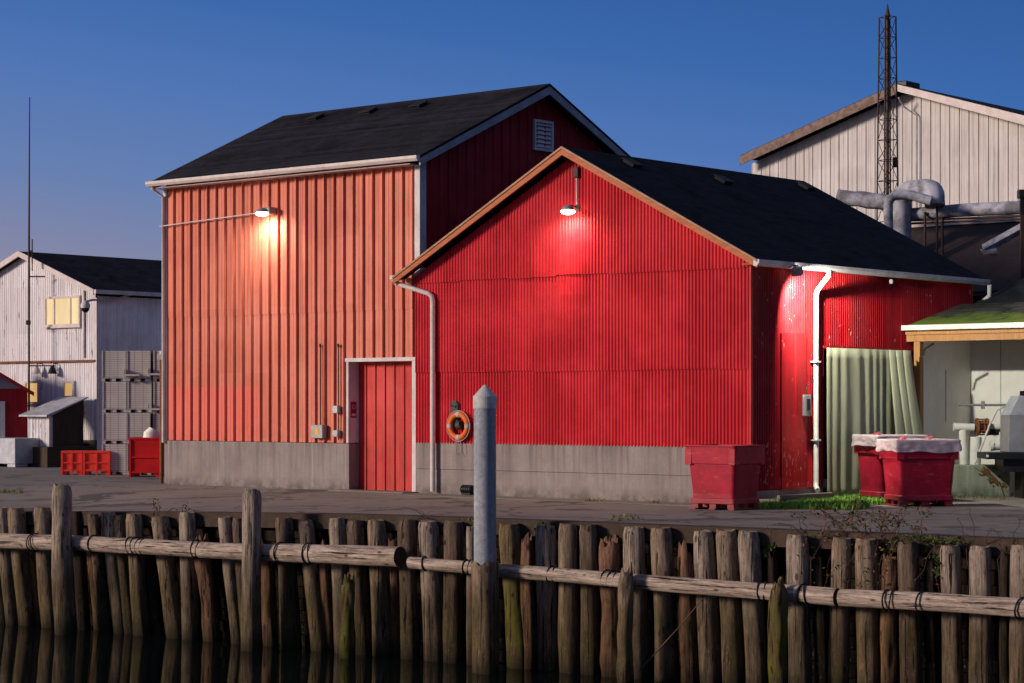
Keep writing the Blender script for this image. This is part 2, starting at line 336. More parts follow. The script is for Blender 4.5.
def mk_rail():
    t = NT('rail_timber', .88, 0, .12)
    col = t.mix(t.noise((14,14,1.3), 1, 9, .82, True, .37, .60), (.70,.57,.47), (.22,.165,.125))
    col = t.mix(t.math('MULTIPLY', t.noise((40,40,3), 1, 5, .8, True, .50, .66), .65), col, (.07,.048,.035))
    col = t.mix(t.noise((3,3,1.4), 1, 7, .8, True, .57, .70), col, (.16,.10,.06))
    ck = t.noise((24,24,.9), 1, 6, .75, True, .59, .61); col = t.mix(ck, col, (.014,.010,.008))
    vo = t.N('ShaderNodeTexVoronoi'); vo.inputs['Scale'].default_value = 1; t.L(t.co((6,6,2.6), rand=True), vo.inputs['Vector'])
    col = t.mix(t.rng(vo.outputs['Distance'], .09, .15, .8, 0), col, (.04,.026,.018))
    t.bump(t.math('SUBTRACT', t.noise((24,24,2), 1, 9, .85, True), t.math('MULTIPLY', ck, .4)), 1, .04); return t.done(col)
M['rail'] = mk_rail()
M['end_grain'] = simple('dark_end_grain', (.025,.018,.014), (.05,.035,.025), ns=8, rough=.9)
M['plank'] = mk_pile('bulkhead_plank', (.026,.018,.014), (.008,.006,.004), (.008,.008,.004))
M['cap'] = simple('cap_timber', (.085,.06,.045), (.04,.028,.02), (3,3,3), 1.5, .9, fine=10, bump=.4)
def mk_water():
    t = NT('dark_water', .025, 0, .5); t.b.inputs['IOR'].default_value = 1.33
    t.bump(t.noise((.5,1.1,1), 1.9, 4, .55), .07, .05); return t.done((.004,.006,.0055))
M['water'] = mk_water()
M['steel_blue'] = simple('painted_steel', (.36,.39,.43), (.20,.22,.25), (4,4,.35), 2, .5, bump=.15, fine=14)
M['steel_cap'] = simple('pale_cap', (.50,.50,.50), (.30,.29,.27), (1,1,1), 5, .5)

# ------------------------------------------------------------------ ground and water
QR = Vector((7.34, 31.55)); QE = Vector((-17.64, 12.75)).normalized(); QN = Vector((QE.y*-1, QE.x))   # QN points to the water
if QN.y > 0: QN = -QN
def qz(w, d=0):
    f = min(max((w/21.77-.5)/.5, 0), 1.25); g = max(0, 1-d/6.5); return -.24*f**1.3*g*g*(3-2*g)
def Q(w, off=0, z=0): p = QR+QE*w+QN*off; return Vector((p.x,p.y,z))
def qw(px, off=0):
    a = (px-512)/F; p = QR+QN*off; return (a*p.y-p.x)/(QE.x-a*QE.y)
def QP(px, py, off):
    w = qw(px, off); p = Q(w, off); return Vector((p.x, p.y, CZ+(HY-py)*p.y/F))
ws = [-1500,-300,-80,-30]+[-12+i*1.0 for i in range(50)]+[50,100,400,1800]
ds = [.02,.5,1,1.5,2,2.5,3,3.5,4,4.5,5,5.5,6,6.5,7,8,10,14,20,30,60,120,300,900,3000]
mb = MB(); vs = [Q(w, -d, qz(w,d)+.012*noise.noise(Vector((w*.5,d*.7,0)))*(1 if d < 7 else 0)) for w in ws for d in ds]; n = len(ds)
mb.add(vs, [(i*n+j,(i+1)*n+j,(i+1)*n+j+1,i*n+j+1) for i in range(len(ws)-1) for j in range(n-1)], True)
tag(mb.build('ground', M['asphalt']), kind='structure')
mb = MB(); mb.add([(-3000,-3000,WATER),(3000,-3000,WATER),(3000,3000,WATER),(-3000,3000,WATER)], [(0,1,2,3)])
tag(mb.build('water', M['water']), kind='structure')

# ------------------------------------------------------------------ profiled sheet walls
def corr(a0, a1, pitch=.082, amp=.017, seg=6):
    n = max(2, int((a1-a0)/pitch*seg)); return [(a0+(a1-a0)*i/n, amp*math.sin(2*math.pi*(a0+(a1-a0)*i/n)/pitch)) for i in range(n+1)]
def ribs(a0, a1, pitch=.3, h=.03, top=.035, base=.065, minor=True):
    pts = [(a0,0)]; k = math.ceil(a0/pitch-1e-6)
    while k*pitch+base < a1:
        c = k*pitch+base/2
        if c-base/2 > a0+.002: pts += [(c-base/2,0),(c-top/2,h),(c+top/2,h),(c+base/2,0)]
        m = c+pitch*.5
        if minor and m+.02 < a1 and m-.02 > a0: pts += [(m-.014,0),(m-.006,.006),(m+.006,.006),(m+.014,0)]
        k += 1
    pts.append((a1,0)); return [p for i, p in enumerate(pts) if i == 0 or p[0] > pts[i-1][0]+1e-5 or i == len(pts)-1]
def wall(mb, pts, zb, zt, fn, rows=(), smooth=False, lift=.008, wav=0):
    """pts (a, out); zt callable top; rows: seam heights, each sheet laps over the one below"""
    cuts = [zb]+[r for r in rows]+[None]
    for ri in range(len(cuts)-1):
        lo, hi = cuts[ri], cuts[ri+1]; vs = []; keep = []
        for i, (a, o_) in enumerate(pts):
            T = zt(a); l = lo-(.0 if ri == 0 else .06); h = T if hi is None else min(hi, T)
            if ri: l += wav*noise.noise(Vector((math.floor(a/.66)*3.1, lo, 0)))
            ok = T > lo+.005; keep.append(ok)
            l = min(l, h); out_ = o_+lift*ri
            vs += [fn(a, out_, l), fn(a, out_, h)]
        fs = [(2*i,2*i+2,2*i+3,2*i+1) for i in range(len(pts)-1) if keep[i] or keep[i+1]]
        mb.add(vs, fs, smooth)
    return mb

TH = math.atan2(-.6465, .763)
B1 = Frame(-8.32, 52.9, TH); B2 = Frame(-2.08, 47.5, TH)
fr_front = lambda y0: (lambda a, o_, z: (a, y0-o_, z))
fr_side = lambda x0: (lambda a, o_, z: (x0+o_, a, z))

# ------------------------------------------------------------------ barn 1 (tall, orange-red)
W1 = 8.29; D1 = 8.1; PK1 = 4.02; E1 = 7.08; RT1 = 9.27; m1 = (RT1-7.28)/(PK1+.30)
b1 = empty('tall_barn', 'tall faded orange-red ribbed metal barn with dark roof and white trim', 'barn', (B1.o.x,B1.o.y,0), TH)
dxl, dxr = B1.fx(350), B1.fx(413.3); dz = 2.86
mb = MB(); ff = fr_front(0)
wall(mb, ribs(.06, dxl-.07, h=.06, top=.022, base=.042), 1.06, lambda a: E1, ff, (4.05,)); wall(mb, ribs(dxl-.07, dxr+.07, h=.06, top=.022, base=.042), dz+.08, lambda a: E1, ff, (4.05,)); wall(mb, ribs(dxr+.07, W1-.06, h=.06, top=.022, base=.042), 1.06, lambda a: E1, ff, (4.05,))
mb.build('front_wall', M['orange_rib'], b1)
top1 = lambda a: RT1-.20-m1*abs(a-PK1)
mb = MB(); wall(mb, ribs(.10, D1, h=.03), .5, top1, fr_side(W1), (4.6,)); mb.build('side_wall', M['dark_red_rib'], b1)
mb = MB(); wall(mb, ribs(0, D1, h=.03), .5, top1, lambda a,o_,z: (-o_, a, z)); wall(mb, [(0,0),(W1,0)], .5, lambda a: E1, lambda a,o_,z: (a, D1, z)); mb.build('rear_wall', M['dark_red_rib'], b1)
mb = MB(); mb.box(-.03, dxl-.002, -.03, .30, -.3, 1.05).box(dxr+.125, W1, -.03, .25, -.3, 1.05).box(-.03,.22,.25,D1,-.3,1.05).box(W1-.22,W1,.25,D1,-.3,1.05)
mb.build('foundation', M['concrete'], b1, bevel=.012)
MB().box(-.055, .06, -.045, .10, 1.0, E1).build('corner_trim', M['trim'], b1)
mb = MB(); mb.box(W1-.11, W1+.045, -.045, 0, 4.45, E1); mb.build('corner_trim', M['trim'], b1)
mb = MB(); mb.box(W1, W1+.045, .002, .16, 4.45, E1+.1); mb.build('corner_trim', M['trim'], b1)
# roof: two slabs
def roof(Fp, xa, xb, pk, ym0, ym1, ztop, m, th, along='y'):
    pass
mb = MB(); xa, xb = -.16, W1+.35
for s_ in (-1, 1):
    e = .36; pts = [(PK1, RT1), (PK1+s_*(PK1+e), RT1-m1*(PK1+e)), (PK1+s_*(PK1+e), RT1-m1*(PK1+e)-.06), (PK1, RT1-.06)]
    mb.prism(pts, xa, xb, lambda u,v,w: (w,u,v))
rf = mb.build('roof', M['shingle'], b1)
mb = MB(); ye = -.36; ze = RT1-m1*(PK1+.36)
mb.prism([(ye-.13,ze-.01),(ye-.01,ze-.01),(ye-.01,ze-.125),(ye-.09,ze-.125),(ye-.13,ze-.07)], xa-.03, xb+.0, lambda u,v,w: (w,u,v)); mb.build('gutter', M['trim_pink'], b1)
mb = MB(); mb.box(xa+.05, W1+.02, ye+.02, .02, ze-.17, ze-.145); mb.build('soffit', M['trim_pink'], b1)
mb = MB()
for xq in (xa, xb-.05):
    for s_ in (-1, 1):
        e = .35; mb.prism([(PK1, RT1-.065), (PK1+s_*(PK1+e), RT1-m1*(PK1+e)-.065), (PK1+s_*(PK1+e), RT1-m1*(PK1+e)-.22), (PK1, RT1-.25)], xq+.005, xq+.045, lambda u,v,w: (w,u,v))
    mb.build('rake_board', M['louvre'], b1); mb = MB()
# ridge box vents
def roof_vent(Fr, par, px, py, plane_pt):
    x, y, z, ang = plane_pt
    mb = MB(); Mx = Matrix.Translation((x,y,z))@Matrix.Rotation(ang[0], 4, ang[1]) ; mb.box(-.15,.15,-.15,.15,-.02,.055, Mx); mb.box(-.18,.18,-.18,.18,.056,.08, Mx)
    return mb.build('roof_vent', M['vent'], par, bevel=.01)
for px in (316, 369, 419):
    yy = PK1-.62; xx = B1.fx(px, yy); roof_vent(B1, rf, px, 0, (xx, yy, RT1-m1*.62, (math.atan(m1), 'X')))
# louvred vent in the gable
ya, yb = B1.fy(532.5, W1), B1.fy(551.5, W1); za, zb_ = B1.fz(150, W1, ya), B1.fz(122, W1, yb)
gv = MB().box(W1+.0, W1+.07, ya, yb, za, za+.06).box(W1, W1+.07, ya, yb, zb_-.06, zb_).box(W1, W1+.07, ya, ya+.06, za+.06, zb_-.06).box(W1, W1+.07, yb-.06, yb, za+.06, zb_-.06).build('gable_vent', M['trim'], b1)
mb = MB()
for k in range(6):
    z = za+.08+k*(zb_-za-.16)/5.5; mb.add([(W1+.055,ya+.06,z),(W1+.055,yb-.06,z),(W1+.012,yb-.06,z+.085),(W1+.012,ya+.06,z+.085)], [(0,1,2,3)])
mb.box(W1+.002,W1+.008,ya+.06,yb-.06,za+.06,zb_-.06); mb.build('louvre', M['trim'], gv)
# door
mb = MB(); mb.box(dxl-.07, dxl-.002, -.05, .30, 1.062, dz).box(dxr+.002, dxr+.12, -.05, .30, 0.0, dz).box(dxl-.10, dxr+.14, -.06, .30, dz+.001, dz+.085)
dr = MB(); wall(dr, ribs(dxl, dxr, pitch=.29, h=.03, minor=False), .02, lambda a: dz, fr_front(.28)); dr.box(dxl, dxr, .285, .32, .02, dz)
door = dr.build('door', M['door_red'], b1); mb.build('door_frame', M['trim'], door, bevel=.006)
MB().box(dxl+.002, dxl+.006, .02, .2, 1.62, 1.98).build('warning_sign', M['sign_red'], door)
# lettering-like marks on the jamb sign: a pale circle with a bar
MB().ring((dxl+.008,.11,1.86), (1,0,0), .045, .006, 16, 5).build('sign_mark', M['trim_pink'], door); MB().box(dxl+.006, dxl+.009, .05, .17, 1.66, 1.715).build('sign_mark', M['trim_pink'], door)
MB().box(dxl-.15, dxr+.2, -.55, -.062, .0, .035).build('threshold', M['slab'], b1, bevel=.01)
# white downspout at the far left corner
MB().tube([(-.04,-.40,ze-.12),(-.04,-.34,ze-.2),(.0,-.09,ze-.35),(.0,-.09,1.0)], .035, 8).build('downspout', M['trim'], b1)

def wp(Fr, x, y, z): return Fr.W(x, y, z)
# boxes and conduits on barn 1
def conduit_box(px, pyt, pyb, boxes, label, sticker=False):
    x = B1.fx(px, -.05); zt = B1.fz(pyt, x, -.05); zb = B1.fz(pyb, x, -.05); w = B1.W(x, -.05, zb)
    e = empty('electrical_conduit', label, 'electrical box', w, TH)
    MB().tube([(0,0,0),(0,0,zt-zb)], .013, 8).build('conduit', M['dark_iron'], e)
    MB().tube([(0,0,zt-zb),(0,-.015,zt-zb+.07)], [.03,.022], 10).build('conduit_head', M['dark_iron'], e)
    for (py, w_, h_) in boxes:
        z = B1.fz(py, x, -.05)-zb; bx = MB().box(-w_/2, w_/2, -.12, .012, z-h_/2, z+h_/2).build('junction_box', M['grey_metal'], e, bevel=.012)
        if sticker: MB().box(-.05,.05,-.125,-.1205, z-.07, z+.08).build('sticker', M['yellow'], bx)
    return e
conduit_box(320.5, 347, 428, [(431.5,.36,.30)], 'grey electrical box with yellow sticker on a conduit, left of the barn door', True)
conduit_box(338.5, 347, 440, [(409.5,.17,.17),(433.5,.18,.15)], 'thin conduit with two small grey boxes just left of the barn door')

# ------------------------------------------------------------------ barn 2 (low, deep red corrugated)
W2 = 8.67; D2 = 8.63; PK2 = 4.36; m2 = .525; RT2 = 7.12
b2 = empty('corrugated_shed', 'low deep red corrugated metal shed with orange wood rake boards, facing the quay', 'shed', (B2.o.x,B2.o.y,0), TH)
top2 = lambda a: RT2-.16-m2*abs(a-PK2)
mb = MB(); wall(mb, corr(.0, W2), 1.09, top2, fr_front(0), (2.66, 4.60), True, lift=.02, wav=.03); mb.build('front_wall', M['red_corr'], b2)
cy0, cy1 = 2.60, 6.45; CT = 3.03
mb = MB(); sz = lambda a: 4.62
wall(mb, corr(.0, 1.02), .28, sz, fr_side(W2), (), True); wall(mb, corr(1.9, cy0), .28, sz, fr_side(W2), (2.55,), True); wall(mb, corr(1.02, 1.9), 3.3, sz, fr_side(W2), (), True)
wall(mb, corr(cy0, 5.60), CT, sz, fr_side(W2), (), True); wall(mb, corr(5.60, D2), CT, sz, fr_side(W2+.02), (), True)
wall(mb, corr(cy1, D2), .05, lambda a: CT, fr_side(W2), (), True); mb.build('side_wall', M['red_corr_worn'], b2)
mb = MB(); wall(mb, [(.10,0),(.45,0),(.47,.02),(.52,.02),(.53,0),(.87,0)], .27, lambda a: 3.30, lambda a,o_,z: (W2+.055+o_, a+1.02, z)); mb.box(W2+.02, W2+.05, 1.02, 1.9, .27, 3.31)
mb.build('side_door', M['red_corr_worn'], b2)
mb = MB(); wall(mb, corr(.15, W2, seg=2), .3, top2, lambda a,o_,z: (a, D2+o_, z)); wall(mb, [(0.05,0),(D2,0)], .3, lambda a: 4.6, lambda a,o_,z: (.16, a, z)); mb.build('rear_wall', M['dark_red_rib'], b2)
mb = MB(); mb.box(.0, W2-.02, .015, .25, -.3, .53).box(.0, W2-.02, .008, .24, .536, 1.11).box(W2-.22, W2-.012, .25, cy0, -.3, .27); MB().box(W2-.22, W2-.012, cy1, D2, -.3, .04).build('foundation', M['concrete'], b2); mb.build('foundation', M['concrete'], b2, bevel=.006)
mb = MB(); y0, y1 = -.35, 8.6; er = .34
for s_, e, ya_ in ((1, er+PK2, y0), (-1, PK2-.16, y0+.34)):
    pts = [(PK2, RT2), (PK2+s_*e, RT2-m2*e), (PK2+s_*e, RT2-m2*e-.05), (PK2, RT2-.05)]; mb.prism(pts, ya_, y1, lambda u,v,w: (u,w,v))
e = PK2+.33; mb.prism([(PK2, RT2), (PK2-e, RT2-m2*e), (PK2-e, RT2-m2*e-.05), (PK2, RT2-.05)], y0, y0+.34, lambda u,v,w: (u,w,v))
rf2 = mb.build('roof', M['shingle_front'], b2)
mb = MB(); md = MB()
for s_, e in ((1, er+PK2+.02), (-1, PK2+.33)):
    mb.prism([(PK2, RT2-.045), (PK2+s_*e, RT2-m2*e-.045), (PK2+s_*e, RT2-m2*e-.15), (PK2, RT2-.16)], y0-.025, y0+.015, lambda u,v,w: (u,w,v))
    md.prism([(PK2, RT2+.012), (PK2+s_*e, RT2-m2*e+.012), (PK2+s_*e, RT2-m2*e-.035), (PK2, RT2-.035)], y0-.045, y0-.005, lambda u,v,w: (u,w,v))
mb.build('rake_board', M['wood_trim'], b2); md.build('drip_edge', M['edge_trim'], b2)
zg = RT2-m2*(PK2+er)
mb = MB(); mb.prism([(W2+er-.01,zg+.0),(W2+er+.12,zg+.0),(W2+er+.12,zg-.06),(W2+er+.07,zg-.12),(W2+er-.01,zg-.12)], y0-.03, y1+.06, lambda u,v,w: (u,w,v)); mb.build('gutter', M['trim'], b2)
MB().box(W2+.02, W2+er-.01, y0+.03, y1-.05, zg-.09, zg-.065).build('soffit', M['wood_trim'], b2)
MB().box(-.55, W2+er-.03, y0+.02, -.02, 0, .02, Matrix.Identity(4)).v if False else None
for px, e_ in ((632,.5),(723,.75),(806,.45)):
    xx = PK2+e_; yy = B2.fy(px, xx); roof_vent(B2, rf2, px, 0, (xx, yy, RT2-m2*e_, (math.atan(m2), 'Y')))
MB().box(W2-.01, W2+.025, -.012, .06, 1.09, 4.6).build('corner_trim', M['red_corr'], b2)
# downspouts
xl = B2.fx(432, -.12); zd = B2.fz(296, xl, -.12); zt = B2.fz(283, -.42, -.2)
MB().tube([(-.40,-.28,zt+.10),(-.36,-.26,zt-.0),(xl-.10,-.14,zd+.06),(xl-.02,-.11,zd),(xl,-.10,zd-.10),(xl,-.10,.06)], .052, 10).build('downspout', M['trim_pink'], b2)
MB().box(-.44,-.30,-.36,-.02, zt+.06, zt+.16).build('gutter_end', M['trim_pink'], b2, bevel=.02)
ys = B2.fy(817, W2+.12); zs = B2.fz(291, W2+.1, ys)
ys2 = B2.fy(829, W2+er+.06)
ds2 = MB(); ds2.tube([(W2+er+.05,ys2,zg-.08),(W2+er+.05,ys2,zg-.2),(W2+.13,ys+.02,zs+.03),(W2+.10,ys,zs-.08),(W2+.10,ys,.42),(W2+.12,ys-.04,.30),(W2+.25,ys-.18,.23)], .052, 12)
for z in (2.75,1.2): ds2.box(W2, W2+.165, ys-.075, ys+.075, z, z+.03)
ds2.build('downspout', M['white_pvc'], b2)
ye2 = B2.fy(973, W2+er); MB().tube([(W2+er+.05,8.75,zg-.1),(W2+er+.04,8.75,zg-.35),(W2+.14,8.6,zg-.6)], .05, 10).build('downspout', M['trim'], b2)
# ledge under the side wall
MB().box(W2+.03, W2+.55, .15, ys-.1, .0, .12).box(W2+.50, W2+.58, .15, ys-.12, .121, .20).build('splash_trough', M['slab'], b2, bevel=.01)

# curtain over the side opening
cu = empty('strip_curtain', 'pale green plastic curtain hanging over the side opening, strips pulled to its right', 'curtain', B2.W(W2+.06, cy0-.12, -.04), TH)
mb = MB(); n = 120; rows = 14; vs = []; Lc = B2.fy(896, W2+.15)-(cy0-.12)
for j in range(rows+1):
    z = CT+.06-(CT-.02)*j/rows
    for i in range(n+1):
        a = i/n*Lc; u = a/Lc
        amp = .012+.035*(j/rows)**.6
        f = math.sin(a*2*math.pi/.34+4.5*noise.noise(Vector((a*.9,z*.2,0)))+.6*noise.noise(Vector((a*3,z*.4,0))))*amp*(.5+.9*abs(noise.noise(Vector((a*1.1,3,0)))))+.05*noise.noise(Vector((a*2.2,z*.5,5)))*(j/rows)
        vs.append((.09+f, a, z))
mb.add(vs, [(j*(n+1)+i, j*(n+1)+i+1, (j+1)*(n+1)+i+1, (j+1)*(n+1)+i) for j in range(rows) for i in range(n)], True)
c_ = mb.build('curtain_sheet', M['curtain'], cu)
sm = c_.modifiers.new('s', 'SOLIDIFY'); sm.thickness = .006
for k in range(3):
    mb = MB(); vs = []; rows = 18
    tops = ((889,897),(896,904),(903,911))[k]; bots = ((900,911),(910,920),(917,927))[k]
    for j in range(rows+1):
        t = j/rows; z = CT+.05-2.7*t; ox_ = .20+.05*k+.22*t
        y0_ = B2.fy(tops[0], W2+.26+.05*k)-(cy0-.12); y1_ = B2.fy(tops[1], W2+.26+.05*k)-(cy0-.12)
        z0_ = B2.fy(bots[0], W2+.5+.05*k)-(cy0-.12); z1_ = B2.fy(bots[1], W2+.5+.05*k)-(cy0-.12); q = (t/.62)**1.5
        for i in range(7):
            u = i/6; vs.append((ox_+.05*math.sin(u*math.pi), (y0_+(y1_-y0_)*u)*(1-q)+(z0_+(z1_-z0_)*u)*q, z))
    mb.add(vs, [(j*7+i, j*7+i+1, (j+1)*7+i+1, (j+1)*7+i) for j in range(rows) for i in range(6)], True)
    s_ = mb.build('pulled_strip', M['curtain'], cu); mo = s_.modifiers.new('s', 'SOLIDIFY'); mo.thickness = .005
MB().box(.0,.03,-.0,3.95,CT+.06,CT+.10).build('curtain_rail', M['red_corr_worn'], cu)

# small grey switch box beside downspout
yb_ = B2.fy(807.5, W2+.1); e = empty('switch_box', 'small grey switch box on the side wall left of the white downspout', 'electrical box', B2.W(W2+.02, yb_, B2.fz(405, W2, yb_)), TH)
MB().box(.005,.10,-.11,.11,-.22,.20).build('box_body', M['grey_metal'], e, bevel=.012)
MB().box(.101,.118,-.05,.05,-.10,.12).build('switch_plate', M['black'], e); MB().tube([(.05,0,.2),(.05,.02,.35),(.06,.25,.5)], .012, 6).build('cable', M['black'], e)

# ------------------------------------------------------------------ wall lamps
def spot(name, loc, target, power, ang, color, r=.05, blend=.6, parent=None):
    l = bpy.data.lights.new(name, 'SPOT'); l.energy = power; l.spot_size = R(ang); l.spot_blend = blend; l.color = color; l.shadow_soft_size = r
    o = bpy.data.objects.new(name, l); COL.objects.link(o); o.location = loc
    o.rotation_euler = (Vector(target)-Vector(loc)).to_track_quat('-Z','Y').to_euler(); 
    if parent: o.parent = parent
    return o
def dome_lamp(Fr, x, z, off, label, mount):
    e = empty('wall_lamp', label, 'wall lamp', Fr.W(x, 0, z), TH)
    MB().box(-.05,.05,-.06,-.0,.02,.16).tube([(0,-.05,.10),(0,-off+.1,.12),(0,-off,.09)], .02, 8).build('bracket', M['dark_iron'], e)
    h = [(.02,.13),(.07,.12),(.11,.08),(.135,.03)]
    mb = MB()
    n = 16
    for k in range(len(h)-1):
        vs = [(r*math.cos(2*math.pi*i/n), -off+r*math.sin(2*math.pi*i/n), zz) for (r,zz) in (h[k],h[k+1]) for i in range(n)]
        mb.add(vs, [(i,(i+1)%n,n+(i+1)%n,n+i) for i in range(n)], True)
    mb.build('lamp_shade', M['grey_metal'], e)
    mb = MB(); mb.tube([(0,-off,.03),(0,-off,0),(0,-off,-.035),(0,-off,-.06)], [.11,.15,.13,.05], 16); mb.build('bulb', M['bulb_warm'], e)
    return e
x = B1.fx(262, -.35); z = B1.fz(213.5, x, -.35)
l1 = dome_lamp(B1, x, z, .35, 'lit warm wall lamp under the eave of the tall orange-red barn', 0)
spot('lamp_light', (0,-.40,-.08), (.0,-.1,-1.3), 230, 174, (1,.84,.66), .06, .9, l1)
xw = B1.fx(272, -.12); MB().box(xw-x-.14, xw-x+.10, -.30, -.03, -.02, .15).build('ballast_box', M['grey_metal'], l1, bevel=.03)
x0c = B1.fx(166, -.08); MB().tube([(x0c-x-.2,-.10,B1.fz(226,x0c,-.1)-z),(xw-x-.2,-.12,.06)], .016, 6).build('conduit', M['trim_pink'], l1)
x = B2.fx(568, -.35); z = B2.fz(211.5, x, -.35)
l2 = dome_lamp(B2, x, z, .35, 'lit warm wall lamp in the gable of the low corrugated shed', 0)
spot('lamp_light', (0,-.40,-.08), (0,-.1,-1.3), 230, 174, (1,.90,.60), .06, .9, l2)
MB().tube([(.0,-.07,.15),(.0,-.07,.72)], .016, 6).build('conduit', M['trim_pink'], l2); MB().box(-.07,.07,-.12,-.03,.70,.92).build('photocell', M['dark_iron'], l2, bevel=.02)
# flood light under the side eave, aimed right and down
FO = .55; yf = B2.fy(798, W2+FO); zf = B2.fz(268, W2+FO, yf)
fl = empty('floodlight', 'lit floodlight under the eave of the shed side wall, left of the downspout', 'floodlight', B2.W(W2, yf, zf), TH)
MB().box(0,FO,-.02,.02,.03,.06).build('bracket', M['dark_iron'], fl)
Mx = Matrix.Translation((FO,0,-.04))@Matrix.Rotation(R(25),4,'X')
MB().box(-.10,.10,-.10,.02,-.09,.07,Mx).build('lamp_housing', M['grey_metal'], fl, bevel=.01)
MB().box(-.085,.085,.022,.03,-.08,.06,Mx).build('lens', M['bulb_cool'], fl)
spot('lamp_light', (FO,.08,-.07), (FO-.02,.08+3.4,-3.0), 1750, 114, (1,.96,.82), .06, .5, fl)
# small lamp further along
yv = B2.fy(889, W2+.12); e = empty('eave_light', 'small white lamp under the shed side gutter, above the curtain', 'lamp', B2.W(W2+.05, yv, 4.42), TH)
MB().tube([(0,0,.12),(.08,0,.12),(.12,0,.08)], .012, 6).build('bracket', M['dark_iron'], e); MB().tube([(.12,0,.09),(.12,0,.05),(.12,0,0)], [.03,.05,.035], 10).build('bulb', M['trim'], e)

# life ring on the gable wall
x = B2.fx(458.5, -.1); z = B2.fz(426, x, -.1)
e = empty('life_ring', 'orange life ring with grey bands hung on the red wall left of the steel pole', 'life ring', B2.W(x, -.09, z), TH)
MB().ring((0,0,0), (0,1,0), .245, .062, 36, 12).build('ring', M['orange'], e)
for k in range(4):
    mb = MB(); mb.ring((0,0,0), (0,1,0), .245, .067, 6, 12, R(90*k+35), R(90*k+55)); mb.build('band', M['band'], e)
mb = MB(); mb.ring((0,-.02,0), (0,1,0), .325, .009, 30, 5); mb.tube([(-.05,0,-.30),(-.07,-.02,-.5),(-.0,-.02,-.62),(.07,-.02,-.55),(.05,-.01,-.3)], .007, 5); mb.build('rope', M['band'], e)
xb_ = B2.fx(455, -.03)-x; mb = MB(); mb.prism([(-.10,-.1),(.10,-.1),(.10,.32),(.05,.40),(-.05,.40),(-.10,.32)], .0, .05, lambda u,v,w: (u+xb_,w,v+.14)); 
e2 = empty('ring_bracket', 'dark green mounting board behind the orange life ring', 'bracket', B2.W(x, -.06, z), TH); mb.build('board', M['dark_green'], e2, bevel=.01)
MB().tube([(xb_,-.02,.42),(xb_,-.09,.42),(xb_,-.09,.47)], .012, 6).tube([(-.06,.0,.0),(.05,.0,.03)], .09, 10).build('hook', M['dark_green'], e2)
# pipe stub at the wall foot
x = B2.fx(468.5, -.15); mb = MB(); mb.tube([(-.14,0,.11),(.14,0,.11)], .085, 14)
for k in range(5): mb.ring((-.12+.06*k,0,.11), (1,0,0), .088, .012, 16, 6)
mb.box(-.12,.12,-.06,.06,0,.04)
tag(mb.build('drain_pipe_stub', M['black'], None, B2.W(x,-.18,.02), rz=TH), 'short ribbed black pipe lying at the concrete foot beside the steel pole', 'pipe')

# ------------------------------------------------------------------ open lean-to on the right
s0 = 5.85; sx = W2+.22; SW = 9.0
sh = empty('open_lean_to', 'open lean-to shed with mossy roof, white gutter and pale back wall at the right edge', 'lean-to', B2.W(sx, s0, 0), TH)
gz = 3.56
mb = MB(); mb.prism([(-.12,gz),(2.25,gz+.55),(2.25,gz+.50),(-.12,gz-.05)], -.28, SW, lambda u,v,w: (w,u,v)); mb.build('roof', M['moss_roof'], sh)
mb = MB(); mb.prism([(2.02,gz+.44),(6.8,gz+1.80),(6.8,gz+1.75),(2.02,gz+.39)], .02, SW, lambda u,v,w: (w,u,v)); mb.build('upper_roof', M['moss_dark'], sh)
MB().box(-.33, SW, -.25, -.13, gz-.09, gz+.02).build('gutter', M['white_pvc'], sh, bevel=.01); MB().box(-.01, SW, 1.92, 2.01, gz+.37, gz+.45).build('gutter', M['white_pvc'], sh, bevel=.01)
MB().box(-.18, SW, -.08, .0, gz-.32, gz-.10).box(-.18, SW, -.12, -.082, gz-.18, gz-.10).build('beam', M['post_wood'], sh)
px_ = .0; MB().tube([(px_+.17,0,gz-.62),(px_+.22,0,gz-.47),(px_+.42,0,gz-.37)], .022, 6).build('bent_pipe', M['black'], sh)
MB().box(px_, px_+.14, -.08, .07, 0, gz-.325).build('post', M['post_wood'], sh)
MB().box(5.2, 5.35, -.08, .07, 0, gz-.325).build('post', M['post_wood'], sh)
MB().box(.0, .03, .08, 2.3, 0, 3.5).build('side_panel', M['panel_white'], sh)
mb = MB(); mb.box(.03, SW, 2.3, 2.36, 0, gz+.5).box(SW-.05,SW,.1,2.3,0,3.4); mb.build('back_wall', M['panel_white'], sh)
mb = MB(); mb.box(.032,.040,1.2,1.22,1.55,2.65).box(.75,.765,2.292,2.299,.05,3.6); mb.build('panel_joint', M['grey_metal'], sh)
MB().box(.2,SW-.2,2.4,6.6,0,gz+.35).build('rear_wall', M['plywood'], sh)
tag(MB().box(W2+.56, W2+.12+SW, 4.2, 8.2, -.05, .008).build('pavement', M['slab'], None, (B2.o.x,B2.o.y,0), rz=TH), kind='structure')
# apron in front of the barns
tag(MB().box(.0, W2+.6, -.95, -.1, -.05, .012).build('pavement', M['slab'], None, (B2.o.x,B2.o.y,0), rz=TH), kind='structure')

